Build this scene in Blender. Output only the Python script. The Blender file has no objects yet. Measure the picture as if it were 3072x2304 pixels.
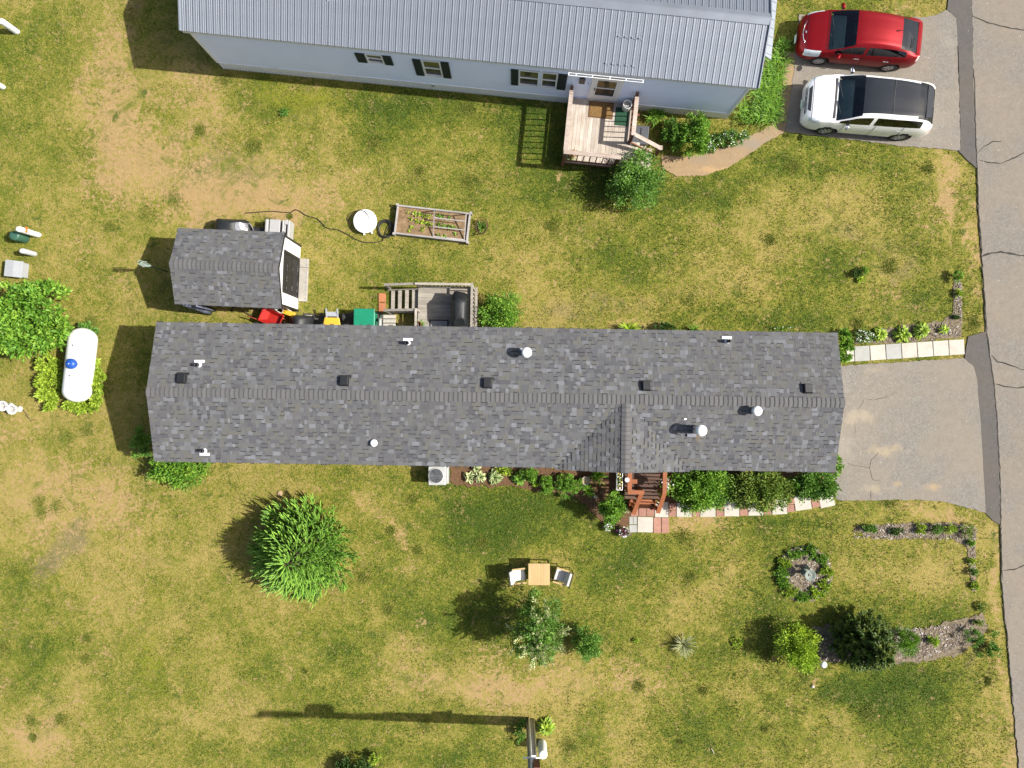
import bpy, math, random
import numpy as np
from mathutils import Vector, Matrix

# ------------------------------------------------------------------ camera, sky, sun, exposure
SC = bpy.context.scene
F_PX, CAM_H = 2129.0, 27.3            # focal length in photograph pixels, height of the drone
cam_d = bpy.data.cameras.new('camera'); cam = bpy.data.objects.new('camera', cam_d)
SC.collection.objects.link(cam)
cam.location = (0, 0, CAM_H); cam.rotation_euler = (0, 0, 0)
cam_d.sensor_width = 36.0; cam_d.lens = 36.0*F_PX/3072.0
cam_d.clip_start = 0.1; cam_d.clip_end = 3000
SC.camera = cam
SUN_DIR = Vector((1.0, -0.035, 0.98)).normalized()      # towards the sun
world = bpy.data.worlds.new('World'); SC.world = world; world.use_nodes = True
wn = world.node_tree.nodes; wn.clear()
wo = wn.new('ShaderNodeOutputWorld'); wb = wn.new('ShaderNodeBackground'); sk = wn.new('ShaderNodeTexSky')
sk.sky_type = 'NISHITA'; sk.sun_disc = False; sk.air_density = 1.0; sk.dust_density = 3.5; sk.ozone_density = .6
sk.sun_elevation = math.asin(SUN_DIR.z); sk.sun_rotation = math.radians(92)
wb.inputs['Strength'].default_value = 0.08
world.node_tree.links.new(sk.outputs[0], wb.inputs[0]); world.node_tree.links.new(wb.outputs[0], wo.inputs[0])
sun_d = bpy.data.lights.new('sun', 'SUN'); sun_d.energy = 4.6; sun_d.angle = math.radians(0.6); sun_d.color = (1.0, 0.95, 0.87)
sun = bpy.data.objects.new('sun', sun_d); SC.collection.objects.link(sun)
sun.rotation_euler = (-SUN_DIR).to_track_quat('-Z', 'Y').to_euler(); sun.location = (30, -1, 30)
vs = SC.view_settings
vs.view_transform = 'Standard'; vs.look = 'None'; vs.gamma = 1.0; vs.use_curve_mapping = False; vs.exposure = 0.86
try:
    SC.cycles.max_bounces = 6; SC.cycles.transparent_max_bounces = 8
except Exception: pass

# ------------------------------------------------------------------ helpers
COL = SC.collection
R = random.Random(7); NR = np.random.default_rng(7)
PI = math.pi; rad = math.radians
def g(px, py, z=0.0):
    """A point of the photograph (3072 px wide) that lies at height z, in metres."""
    k = (CAM_H-z)/F_PX
    return ((px-1536)*k, (1152-py)*k, z)
def link(name, me, mat=None, parent=None):
    o = bpy.data.objects.new(name, me); COL.objects.link(o)
    if mat is not None and me is not None:
        me.materials.clear(); me.materials.append(mat)
    if parent: o.parent = parent
    return o
def tag(o, label, cat, group=None):
    o['label'] = label; o['category'] = cat
    if group: o['group'] = group
    return o
def thing(name, label, cat, loc=(0, 0, 0), rz=0, group=None):
    o = bpy.data.objects.new(name, None); COL.objects.link(o); o.empty_display_size = .2
    o.location = (loc[0], loc[1], loc[2] if len(loc) > 2 else 0); o.rotation_euler = (0, 0, rad(rz))
    return tag(o, label, cat, group)
def npmesh(name, v, f, smooth=False, attrs=None):
    v = np.asarray(v, np.float32); f = np.asarray(f, np.int32)
    me = bpy.data.meshes.new(name); k = f.shape[1]
    me.vertices.add(len(v)); me.vertices.foreach_set('co', v.ravel())
    me.loops.add(f.size); me.loops.foreach_set('vertex_index', f.ravel())
    me.polygons.add(len(f)); me.polygons.foreach_set('loop_start', np.arange(0, f.size, k, dtype=np.int32))
    try: me.polygons.foreach_set('loop_total', np.full(len(f), k, np.int32))
    except Exception: pass
    if smooth: me.polygons.foreach_set('use_smooth', np.ones(len(f), bool))
    for n, (dom, val) in (attrs or {}).items():
        a = me.attributes.new(n, 'FLOAT', dom); a.data.foreach_set('value', np.asarray(val, np.float32))
    me.update(calc_edges=True); me.validate()
    return me
class MB:
    def __init__(s): s.v = []; s.f = []
    def add(s, vs, fs):
        n = len(s.v); s.v += [tuple(p) for p in vs]; s.f += [tuple(i+n for i in q) for q in fs]; return s
    def box(s, x0, x1, y0, y1, z0, z1, rz=0, piv=None):
        P = [(x, y, z) for z in (z0, z1) for x, y in ((x0, y0), (x1, y0), (x1, y1), (x0, y1))]
        if rz:
            cx, cy = piv or ((x0+x1)/2, (y0+y1)/2); c, n = math.cos(rad(rz)), math.sin(rad(rz))
            P = [(cx+(x-cx)*c-(y-cy)*n, cy+(x-cx)*n+(y-cy)*c, z) for x, y, z in P]
        return s.add(P, [(3, 2, 1, 0), (4, 5, 6, 7), (0, 1, 5, 4), (1, 2, 6, 5), (2, 3, 7, 6), (3, 0, 4, 7)])
    def bar(s, a, b, w, h, up=(0, 0, 1)):
        """A beam from a to b (centre line), w across, h in the up direction."""
        a, b, up = Vector(a), Vector(b), Vector(up); d = (b-a).normalized()
        if abs(d.dot(up)) > .99: up = Vector((1, 0, 0))
        sd = d.cross(up).normalized(); u = sd.cross(d).normalized()
        P = [c+sd*(w/2*i)+u*(h/2*j) for c in (a, b) for i, j in ((-1, -1), (1, -1), (1, 1), (-1, 1))]
        return s.add(P, [(0, 1, 2, 3), (7, 6, 5, 4), (0, 4, 5, 1), (1, 5, 6, 2), (2, 6, 7, 3), (3, 7, 4, 0)])
    def tube(s, pts, r, n=8, cap=True):
        pts = [Vector(p) for p in pts]; m = len(pts); rr = r if isinstance(r, (list, tuple)) else [r]*m
        prev = None; rings = []
        for i, p in enumerate(pts):
            d = (pts[min(i+1, m-1)]-pts[max(i-1, 0)]).normalized()
            if prev is None:
                u = Vector((0, 0, 1)) if abs(d.z) < .9 else Vector((1, 0, 0))
                prev = d.cross(u).normalized()
            sd = (prev-d*prev.dot(d)).normalized(); prev = sd; up = d.cross(sd)
            rings.append([p+(sd*math.cos(2*PI*k/n)+up*math.sin(2*PI*k/n))*rr[i] for k in range(n)])
        fs = []
        for i in range(m-1):
            for k in range(n):
                k2 = (k+1) % n; fs.append((i*n+k, i*n+k2, (i+1)*n+k2, (i+1)*n+k))
        if cap: fs += [tuple(range(n))[::-1], tuple(range((m-1)*n, m*n))]
        return s.add([p for q in rings for p in q], fs)
    def lathe(s, prof, n=20, c=(0, 0, 0), cap=True):
        vs = [(c[0]+r*math.cos(2*PI*k/n), c[1]+r*math.sin(2*PI*k/n), c[2]+z) for r, z in prof for k in range(n)]
        fs = [(i*n+k, i*n+(k+1) % n, (i+1)*n+(k+1) % n, (i+1)*n+k) for i in range(len(prof)-1) for k in range(n)]
        if len(prof) == 2 and prof[0][1] == prof[1][1]: cap = False
        if cap: fs += [tuple(range(n))[::-1], tuple(range((len(prof)-1)*n, len(prof)*n))]
        return s.add(vs, fs)
    def prism(s, poly, z0, z1):
        n = len(poly)
        a = sum(poly[i][0]*poly[(i+1) % n][1]-poly[(i+1) % n][0]*poly[i][1] for i in range(n))
        if a < 0: poly = list(poly)[::-1]
        vs = [(x, y, z0) for x, y in poly]+[(x, y, z1) for x, y in poly]
        return s.add(vs, [tuple(range(n))[::-1], tuple(range(n, 2*n))]+[(i, (i+1) % n, n+(i+1) % n, n+i) for i in range(n)])
    def xf(s, m):
        s.v = [tuple(m @ Vector(p)) for p in s.v]; return s
    def mesh(s, name, smooth=False):
        me = bpy.data.meshes.new(name); me.from_pydata(s.v, [], s.f); me.update()
        if smooth: me.polygons.foreach_set('use_smooth', [True]*len(me.polygons))
        return me
    def build(s, name, mat, parent=None, smooth=False, bevel=0, seg=2):
        o = link(name, s.mesh(name, smooth), mat, parent)
        if bevel:
            m = o.modifiers.new('bevel', 'BEVEL'); m.width = bevel; m.segments = seg; m.limit_method = 'ANGLE'
        return o
def box(name, mat, parent, *a, **k):
    bv = k.pop('bevel', 0)
    return MB().box(*a, **k).build(name, mat, parent, bevel=bv)

# ---- value noise, polygons
_T = NR.random((256, 256))
def vnoise(x, y, sc, seed=0):
    x = np.asarray(x)*sc+seed*17.3+500; y = np.asarray(y)*sc+seed*31.7+500
    xi = np.floor(x).astype(int); yi = np.floor(y).astype(int); fx = x-xi; fy = y-yi
    fx = fx*fx*(3-2*fx); fy = fy*fy*(3-2*fy); a, b, c, d = xi & 255, (xi+1) & 255, yi & 255, (yi+1) & 255
    return (_T[a, c]*(1-fx)+_T[b, c]*fx)*(1-fy)+(_T[a, d]*(1-fx)+_T[b, d]*fx)*fy
def fnoise(x, y, sc, seed=0, octs=4):
    s = 0; w = 0
    for i in range(octs):
        s = s+vnoise(x, y, sc*2**i, seed+i)*.55**i; w += .55**i
    return s/w
def inpoly(x, y, poly):
    c = np.zeros(np.shape(x), bool); n = len(poly); j = n-1
    for i in range(n):
        xi, yi = poly[i][:2]; xj, yj = poly[j][:2]
        t = ((yi > y) != (yj > y)) & (x < (xj-xi)*(y-yi)/((yj-yi) or 1e-9)+xi); c ^= t; j = i
    return c
EXCL = []                 # plan outlines where no lawn grass grows
def gp(lst, z=0): return [g(a, b, z)[:2] for a, b in lst]

# ------------------------------------------------------------------ materials
def nodes_of(name):
    m = bpy.data.materials.new(name); m.use_nodes = True; nt = m.node_tree; nt.nodes.clear()
    out = nt.nodes.new('ShaderNodeOutputMaterial'); bs = nt.nodes.new('ShaderNodeBsdfPrincipled')
    nt.links.new(bs.outputs[0], out.inputs[0]); return m, nt, bs, out
def nd(nt, t, **kw):
    n = nt.nodes.new(t)
    for k, v in kw.items():
        if k[0] == 'i': n.inputs[int(k[1:])].default_value = v
        else: setattr(n, k, v)
    return n
def noise(nt, vec, scale, detail=4, rough=.6, dist=0):
    n = nt.nodes.new('ShaderNodeTexNoise'); n.inputs['Scale'].default_value = scale; n.inputs['Detail'].default_value = detail
    n.inputs['Roughness'].default_value = rough; n.inputs['Distortion'].default_value = dist
    if vec is not None: nt.links.new(vec, n.inputs['Vector'])
    return n.outputs[0]
def ramp(nt, fac, stops):
    n = nt.nodes.new('ShaderNodeValToRGB'); e = n.color_ramp.elements
    while len(e) < len(stops): e.new(.5)
    for q, (p, c) in zip(e, stops):
        q.position = p; q.color = (c, c, c, 1) if isinstance(c, (int, float)) else (*c, 1)
    nt.links.new(fac, n.inputs[0]); return n.outputs[0]
def mth(nt, op, a, b=None, c=None):
    n = nt.nodes.new('ShaderNodeMath'); n.operation = op
    for i, v in enumerate((a, b, c)):
        if v is None: continue
        if isinstance(v, (int, float)): n.inputs[i].default_value = v
        else: nt.links.new(v, n.inputs[i])
    return n.outputs[0]
def mix(nt, fac, a, b, blend='MIX'):
    n = nt.nodes.new('ShaderNodeMix'); n.data_type = 'RGBA'; n.blend_type = blend
    for i, v in ((0, fac), (6, a), (7, b)):
        if isinstance(v, (int, float)): n.inputs[i].default_value = v
        elif isinstance(v, tuple): n.inputs[i].default_value = (*v, 1)
        else: nt.links.new(v, n.inputs[i])
    return n.outputs[2]
def coord(nt, scale=None, obj=True):
    t = nt.nodes.new('ShaderNodeTexCoord').outputs['Object']
    if scale is None: return t
    m = nt.nodes.new('ShaderNodeMapping'); m.inputs['Scale'].default_value = scale; nt.links.new(t, m.inputs[0]); return m.outputs[0]
def attr(nt, name):
    n = nt.nodes.new('ShaderNodeAttribute'); n.attribute_name = name; return n.outputs['Fac']
def bump(nt, h, bs, strength=.3, dist=.01):
    b = nt.nodes.new('ShaderNodeBump'); b.inputs['Strength'].default_value = strength; b.inputs['Distance'].default_value = dist
    nt.links.new(h, b.inputs['Height']); nt.links.new(b.outputs[0], bs.inputs['Normal'])
def mat(name, col, rough=.6, var=.12, scale=6, metal=0, coat=0, bmp=0, bscale=60, spec=.5, objvar=0, stretch=None, dirt=None):
    m, nt, bs, out = nodes_of(name); v = coord(nt, stretch)
    n = noise(nt, v, scale, 5)
    c = ramp(nt, n, [(.3, tuple(x*(1-var) for x in col)), (.7, tuple(min(1, x*(1+var)) for x in col))])
    if objvar:
        oi = nt.nodes.new('ShaderNodeObjectInfo').outputs['Random']
        k = mth(nt, 'MULTIPLY_ADD', oi, objvar*2, 1-objvar)
        cb = nt.nodes.new('ShaderNodeCombineColor')
        for i in range(3): nt.links.new(k, cb.inputs[i])
        c = mix(nt, 1.0, c, cb.outputs[0], 'MULTIPLY')
    if dirt:
        dn = ramp(nt, noise(nt, coord(nt), dirt[1], 6, .7), [(.5, 0.0), (.72, dirt[2])])
        c = mix(nt, dn, c, dirt[0])
    nt.links.new(c, bs.inputs['Base Color'])
    bs.inputs['Roughness'].default_value = rough; bs.inputs['Metallic'].default_value = metal
    bs.inputs['Specular IOR Level'].default_value = spec
    if coat: bs.inputs['Coat Weight'].default_value = coat; bs.inputs['Coat Roughness'].default_value = .04
    if bmp: bump(nt, noise(nt, coord(nt), bscale, 6), bs, bmp, .01)
    return m
def leafmat(name, stops, trans=.35, rough=.5):
    """Foliage: every leaf has a 'tint' between 0 and 1 that picks its own green."""
    m, nt, bs, out = nodes_of(name)
    c = ramp(nt, attr(nt, 'tint'), stops)
    nt.links.new(c, bs.inputs['Base Color']); bs.inputs['Roughness'].default_value = rough
    bs.inputs['Specular IOR Level'].default_value = .35
    tr = nt.nodes.new('ShaderNodeBsdfTranslucent')
    nt.links.new(mix(nt, .5, c, (.10, .16, .012)), tr.inputs[0])
    ms = nt.nodes.new('ShaderNodeMixShader'); ms.inputs[0].default_value = trans
    nt.links.new(bs.outputs[0], ms.inputs[1]); nt.links.new(tr.outputs[0], ms.inputs[2]); nt.links.new(ms.outputs[0], out.inputs[0])
    return m
def asphalt(name, base, speck=.35, spots=(), warm=0.0):
    m, nt, bs, out = nodes_of(name); v = coord(nt)
    fine = noise(nt, v, 15, 5, .85); big = noise(nt, v, .5, 5, .65); mid = noise(nt, v, 4, 5, .6)
    c = ramp(nt, fine, [(.30, tuple(x*(1-speck) for x in base)), (.5, base), (.70, tuple(x*(1+speck*.8) for x in base))])
    c = mix(nt, ramp(nt, big, [(.38, 0.0), (.62, .75)]), c, tuple(x*y for x, y in zip(base, (1.20, 1.10, .96))))
    c = mix(nt, ramp(nt, mid, [(.45, 0.0), (.68, .4)]), c, tuple(x*.74 for x in base))
    for (x, y, rx, ry, col, amt) in spots:                        # sand washed onto the paving
        mp = nt.nodes.new('ShaderNodeMapping'); mp.vector_type = 'TEXTURE'
        mp.inputs['Location'].default_value = (x, y, 0); mp.inputs['Scale'].default_value = (rx, ry, 1)
        nt.links.new(v, mp.inputs[0])
        ln = nt.nodes.new('ShaderNodeVectorMath'); ln.operation = 'LENGTH'; nt.links.new(mp.outputs[0], ln.inputs[0])
        d = mth(nt, 'ADD', ln.outputs['Value'], mth(nt, 'MULTIPLY_ADD', noise(nt, v, 2.2, 6, .7), 3.2, -1.6))
        c = mix(nt, ramp(nt, d, [(.1, amt), (1.15, 0.0)]), c, col)
    sp = noise(nt, v, 14, 2, .5)
    c = mix(nt, ramp(nt, sp, [(.735, 0.0), (.76, .6)]), c, (.55, .53, .5))
    nt.links.new(c, bs.inputs['Base Color']); bs.inputs['Roughness'].default_value = .9; bs.inputs['Specular IOR Level'].default_value = .25
    bump(nt, fine, bs, .5, .012)
    return m
def wood(name, c1, c2, rough=.75, objvar=.2, along='y'):
    st = {'x': (1.5, 28, 28), 'y': (28, 1.5, 28), 'z': (28, 28, 1.5)}[along]
    m, nt, bs, out = nodes_of(name)
    n = noise(nt, coord(nt, st), 1, 6, .7, .6); big = noise(nt, coord(nt), 1.7, 4)
    c = ramp(nt, mth(nt, 'ADD', mth(nt, 'MULTIPLY', n, .65), mth(nt, 'MULTIPLY', big, .35)), [(.34, c2), (.62, c1)])
    oi = nt.nodes.new('ShaderNodeObjectInfo').outputs['Random']
    k = mth(nt, 'MULTIPLY_ADD', oi, objvar*2, 1-objvar); cb = nt.nodes.new('ShaderNodeCombineColor')
    for i in range(3): nt.links.new(k, cb.inputs[i])
    c = mix(nt, 1.0, c, cb.outputs[0], 'MULTIPLY')
    nt.links.new(c, bs.inputs['Base Color']); bs.inputs['Roughness'].default_value = rough; bs.inputs['Specular IOR Level'].default_value = .3
    bump(nt, n, bs, .4, .004)
    return m
def tinted_glass(name, tint, gloss=.05, refl=.12):
    m, nt, bs, out = nodes_of(name)
    tr = nt.nodes.new('ShaderNodeBsdfTransparent'); tr.inputs[0].default_value = (*tint, 1)
    gl = nt.nodes.new('ShaderNodeBsdfGlossy'); gl.inputs['Roughness'].default_value = gloss; gl.inputs[0].default_value = (.9, .95, 1, 1)
    lw = nt.nodes.new('ShaderNodeFresnel'); lw.inputs[0].default_value = 1.5
    ms = nt.nodes.new('ShaderNodeMixShader'); nt.links.new(mth(nt, 'MULTIPLY_ADD', lw.outputs[0], 1.0, refl-.04), ms.inputs[0])
    nt.links.new(tr.outputs[0], ms.inputs[1]); nt.links.new(gl.outputs[0], ms.inputs[2]); nt.links.new(ms.outputs[0], out.inputs[0])
    return m

M = dict(
    white=mat('white_paint', (.80, .80, .79), .45, .04, 3),
    tank=mat('tank_enamel', (.80, .80, .77), .4, .04, 1.5, spec=.4, dirt=((.45, .42, .34), 3, .35)),
    plastic_white=mat('white_plastic', (.72, .73, .70), .5, .06, 5, dirt=((.35, .36, .28), 6, .4)),
    black=mat('black_plastic', (.012, .013, .015), .5, .25, 8),
    tarp=mat('black_cover_cloth', (.014, .016, .018), .55, .3, 5, bmp=.6, bscale=9),
    rubber=mat('tyre_rubber', (.018, .018, .018), .85, .2, 20),
    rim=mat('alloy_rim', (.52, .52, .52), .35, .08, 9, metal=.7),
    chrome=mat('chrome_trim', (.65, .65, .66), .18, .04, 9, metal=1),
    galv=mat('galvanised_steel', (.55, .57, .6), .35, .15, 9, metal=.7),
    dark_metal=mat('dark_metal', (.03, .032, .035), .5, .25, 9, metal=.4),
    grey_plastic=mat('grey_plastic', (.25, .25, .25), .55, .1, 5),
    soil=mat('bed_soil', (.19, .125, .065), .95, .35, 5, bmp=.8, bscale=30),
    mulchbrown=mat('bark_mulch', (.105, .055, .026), .95, .5, 22, bmp=1, bscale=30),
    mulchgrey=mat('weathered_mulch', (.148, .117, .078), .95, .6, 12, bmp=1, bscale=34),
    slab=mat('pale_slab', (.41, .385, .335), .85, .07, 3, objvar=.05, bmp=.2, bscale=80, dirt=((.25, .22, .15), 2.5, .4)),
    greyslab=mat('grey_slab', (.31, .312, .295), .85, .08, 3, objvar=.06, bmp=.2, bscale=80, dirt=((.2, .18, .13), 2.5, .45)),
    redpaver=mat('red_paver', (.30, .155, .115), .9, .14, 7, objvar=.12, bmp=.3, bscale=60),
    terracotta=mat('terracotta_block', (.36, .14, .065), .9, .12, 5, objvar=.1),
    concrete=mat('cast_concrete', (.33, .31, .27), .9, .15, 4, bmp=.4, bscale=40, dirt=((.15, .13, .1), 3, .5)),
    bark=mat('bark', (.09, .06, .04), .95, .3, 14, bmp=.8, bscale=30),
)

# ------------------------------------------------------------------ ground: fields of bare sand, lush grass and dead thatch
SAND = [(430,330,240,250,0,.32),(700,560,330,110,0,.25),(300,1500,330,150,0,.2),(318,120,55,150,0,.72),(340,310,80,130,0,.55),(440,400,70,180,-45,.6),(545,250,110,40,0,.75),(330,430,60,100,-30,.45),(620,330,90,70,0,.3),(600,560,260,90,0,.55),(720,605,170,45,0,1.1),
        (410,520,140,90,0,.45),(500,450,140,100,-40,.35),(150,560,120,60,0,.3),(600,330,70,70,0,.3),(260,260,40,120,0,.35),(830,620,90,40,0,.5),(1020,560,140,60,0,.4),(960,500,180,90,0,.3),
        (1210,520,120,60,0,.3),(1000,790,160,60,0,.35),(450,960,90,60,0,.5),(410,890,60,90,0,.4),(360,820,70,90,0,.3),(700,945,150,30,0,.5),(1280,650,60,120,0,.15),
        (1660,790,60,35,0,.7),(1760,715,60,25,0,.4),(1950,745,40,20,0,.4),(2070,870,40,30,0,.55),(1870,975,90,15,0,.8),(1590,850,80,50,0,.35),
        (2838,560,16,170,-2,1.5),(2790,620,60,100,0,.4),(2925,700,16,120,-5,.95),(2945,900,16,140,-4,.95),(2660,850,60,50,0,.3),(2730,920,40,60,0,.4),(2560,40,20,20,0,.0),
        (2700,40,80,30,0,.6),(2880,560,30,100,0,.4),(2990,1640,14,100,-3,.95),(2999,1800,14,100,-3,.9),(3012,1950,14,120,-4,.7),(3030,2120,16,120,-5,.9),(3050,2280,16,60,-5,.95),(2960,2050,40,110,0,.45),
        (2760,1532,150,22,3,1.0),(2880,1560,60,25,25,.8),(2500,1540,60,22,0,.35),(2080,1568,75,20,0,1.0),(2160,1600,80,40,0,.4),(2000,1640,60,40,0,.2),
        (1130,1535,60,25,30,.8),(1200,1590,60,25,50,.8),(1240,1660,60,70,0,.4),(1100,1490,60,20,0,.4),(900,1480,110,20,0,.4),(1410,1500,40,20,0,.2),
        (150,1470,160,70,0,.45),(330,1480,100,80,0,.5),(200,1390,60,40,0,.4),(360,1560,100,80,0,.3),(130,1620,80,90,0,.5),(560,1890,60,40,30,.55),(640,1930,50,30,0,.6),(700,2010,60,40,0,.4),
        (550,2150,90,40,20,.6),(720,2140,70,50,0,.5),(110,2230,110,70,0,.9),(60,2180,60,60,0,.5),(170,2110,50,20,-30,.5),
        (880,1980,60,50,0,.6),(1180,1950,110,70,0,.45),(1450,2080,130,45,0,.75),(1300,2060,120,50,0,.5),(1560,2060,130,50,0,.55),(1480,1990,90,60,0,.4),(1720,2030,120,60,0,.45),(1880,2000,120,50,0,.4),(2030,2060,120,60,0,.45),
        (1250,2190,200,30,0,.45),(1840,2190,100,40,0,.25),(2240,1990,60,60,0,.5),(2380,2110,40,30,0,.5),(2460,2060,40,40,0,.4),(2170,1930,80,50,0,.3),(1700,1700,90,60,0,.25),(2000,1800,120,60,0,.3),(2180,1740,60,60,0,.3),
        (2620,1700,90,60,0,.35),(2330,1800,40,60,0,.3),(2760,1780,120,50,0,.25),(250,760,200,80,0,.3),(60,960,60,60,0,.1),(2100,60,100,40,0,.0),(30,1290,60,50,0,.45),(60,1230,90,40,0,.3),(1890,1440,110,60,0,.2),(1700,540,12,14,0,.8),(1650,533,12,14,0,.9)]
LUSH = [(30,120,40,110,0,.35),(60,260,60,90,0,.3),(90,400,80,60,0,.2),(760,300,90,60,0,.35),(900,300,200,50,5,.55),(1150,310,120,40,5,.7),(1350,330,160,60,5,.8),(1560,330,120,70,5,.9),(1620,430,120,90,0,.9),(1500,440,160,80,0,.45),(1100,400,200,60,0,.3),
        (1750,560,180,60,0,1.0),(1980,600,160,60,0,.85),(2150,560,100,60,0,.8),(2300,500,130,70,0,.6),(1840,780,120,60,0,.6),(2020,740,80,60,0,.5),(2500,470,140,50,0,.5),(2650,500,120,60,0,.4),(2340,640,50,40,0,.5),(2450,820,140,80,0,.5),(2750,860,80,60,0,.5),(2350,950,180,50,0,.7),(2100,970,160,30,0,.7),
        (1660,1490,150,60,0,1.0),(1430,1530,200,70,0,.95),(1560,1600,250,80,0,.95),(1350,1430,160,40,0,.6),(1000,1430,180,40,0,.45),(1900,1660,100,50,0,.7),(1820,1740,150,80,0,.6),(2080,1700,90,60,0,.5),(2300,1580,130,50,0,.75),(2420,1560,90,40,0,.5),(2560,1640,90,50,0,.4),(2350,1660,60,60,0,.5),
        (450,1980,70,120,0,.5),(480,1790,80,60,0,.3),(130,1930,70,100,0,.6),(60,2050,60,90,0,.3),(600,2260,100,50,0,.4),(820,2040,80,80,0,.4),(940,1900,60,60,0,.3),(1080,1980,90,70,0,.25),(1300,1880,120,70,0,.6),(1480,1830,120,90,0,.7),(880,2240,70,60,0,.4),(1250,2270,160,60,0,.5),(1480,2220,140,60,0,.7),(1760,2170,60,80,0,.4),
        (2700,2060,180,70,0,.8),(2720,2160,200,90,0,.55),(2560,2080,110,40,0,.7),(2480,2230,120,60,0,.3),(2900,2180,60,120,0,.35),(2050,2220,120,60,0,.5),(2100,1970,120,60,0,.3),(2230,1920,60,60,0,.4),(2250,1850,100,60,0,.45),(2840,1850,80,50,0,.5),(2640,1830,160,50,0,.4),(500,1250,160,60,0,.0),(130,1330,90,40,0,.5),(230,1370,50,40,0,.5),(390,1560,40,30,0,.5),(470,1610,30,25,0,.6),(700,1690,60,150,0,.2),
        (560,870,60,60,0,.2),(100,770,70,50,0,.4),(500,700,200,20,0,.2),(1300,560,160,60,0,.25),(1450,850,120,40,0,.4),(1120,830,150,50,0,.3),(2400,100,60,70,0,.5),(2500,20,160,20,0,.4)]
GRAY = [(620,480,170,70,0,.6),(560,560,150,50,0,.5),(800,540,140,50,0,.5),(1000,450,150,50,0,.3),(160,1690,60,90,20,.95),(230,1610,50,60,0,.7),(60,1540,60,40,0,.3),(1700,930,140,60,0,.5),(1900,920,100,40,0,.4),(2560,720,140,80,0,.5),(2900,1980,50,180,0,.5),(120,2190,70,60,0,.6),(1840,2200,60,30,0,.4),(700,1870,50,40,0,.3),(1900,700,90,60,0,.2),(2700,800,80,60,0,.4),(480,130,60,120,0,.4),(410,10,40,40,0,.7)]
YELL = [(900,290,170,45,5,.8),(1320,330,90,40,0,.4),(30,170,40,60,0,.5),(460,1980,80,130,0,.8),(470,1780,60,50,0,.6),(880,2060,60,60,0,.5),(940,1780,30,60,0,.4),(2340,740,60,30,0,.3),(1500,380,60,40,0,.3),(2390,990,60,30,0,.4),(40,2010,40,120,0,.5)]
def blobs(L, x, y):
    s = np.zeros(np.shape(x))
    for px, py, rx, ry, rot, a in L:
        cx, cy, _ = g(px, py); k = CAM_H/F_PX; dx = x-cx; dy = y-cy; t = rad(rot)
        u = (dx*math.cos(t)-dy*math.sin(t))/(rx*k); v = (dx*math.sin(t)+dy*math.cos(t))/(ry*k)
        s = s+a*np.exp(-(u*u+v*v))
    return s
def fields(x, y):
    wx = x+(fnoise(x, y, .9, 11)-.5)*1.5; wy = y+(fnoise(x, y, .9, 12)-.5)*1.5
    sa = blobs(SAND, wx, wy)*.72+(fnoise(x, y, .3, 3)-.5)*.75+.08
    lu = blobs(LUSH, wx, wy)*.68+(fnoise(x, y, .35, 5)-.5)*1.1+.33
    gy = blobs(GRAY, wx, wy)+(fnoise(x, y, .3, 8)-.5)*.4
    ye = blobs(YELL, wx, wy)+(fnoise(x, y, .5, 9)-.5)*.5
    return np.clip(sa-lu*.25, 0, 1.3), np.clip(lu-sa*.25, 0, 1.3), np.clip(gy, 0, 1), np.clip(ye, 0, 1)

GX, GY, ST = 23.0, 18.0, .125
xs = np.arange(-GX, GX+ST/2, ST); ys = np.arange(-GY, GY+ST/2, ST)
XX, YY = np.meshgrid(xs, ys); nx, ny = len(xs), len(ys)
fs_, fl_, fg_, fy_ = fields(XX, YY)
edge = np.minimum(np.clip((GX-np.abs(XX))/2, 0, 1), np.clip((GY-np.abs(YY))/2, 0, 1))
ZZ = (fnoise(XX, YY, .8, 21)-.55)*.02*edge-.012
V = np.stack([XX, YY, ZZ], -1).reshape(-1, 3)
idx = np.arange(nx*ny).reshape(ny, nx)
Fq = np.stack([idx[:-1, :-1], idx[:-1, 1:], idx[1:, 1:], idx[1:, :-1]], -1).reshape(-1, 4)
BIG = 900.0; n0 = len(V)
xm, ym = xs[-1], ys[-1]
V = np.vstack([V, [(-BIG, -BIG, -.012), (BIG, -BIG, -.012), (BIG, BIG, -.012), (-BIG, BIG, -.012)]])
c00, c10, c11, c01 = idx[0, 0], idx[0, -1], idx[-1, -1], idx[-1, 0]
Fq = np.vstack([Fq, [(n0, n0+1, c10, c00), (n0+1, n0+2, c11, c10), (n0+2, n0+3, c01, c11), (n0+3, n0, c00, c01)]])
def ap(a, d): return np.concatenate([a.ravel(), [d]*4])
lawn_me = npmesh('lawn', V, Fq, True, {'sand': ('POINT', ap(fs_, .2)), 'lush': ('POINT', ap(fl_, .3)), 'gray': ('POINT', ap(fg_, .1)), 'yell': ('POINT', ap(fy_, .1))})
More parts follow.
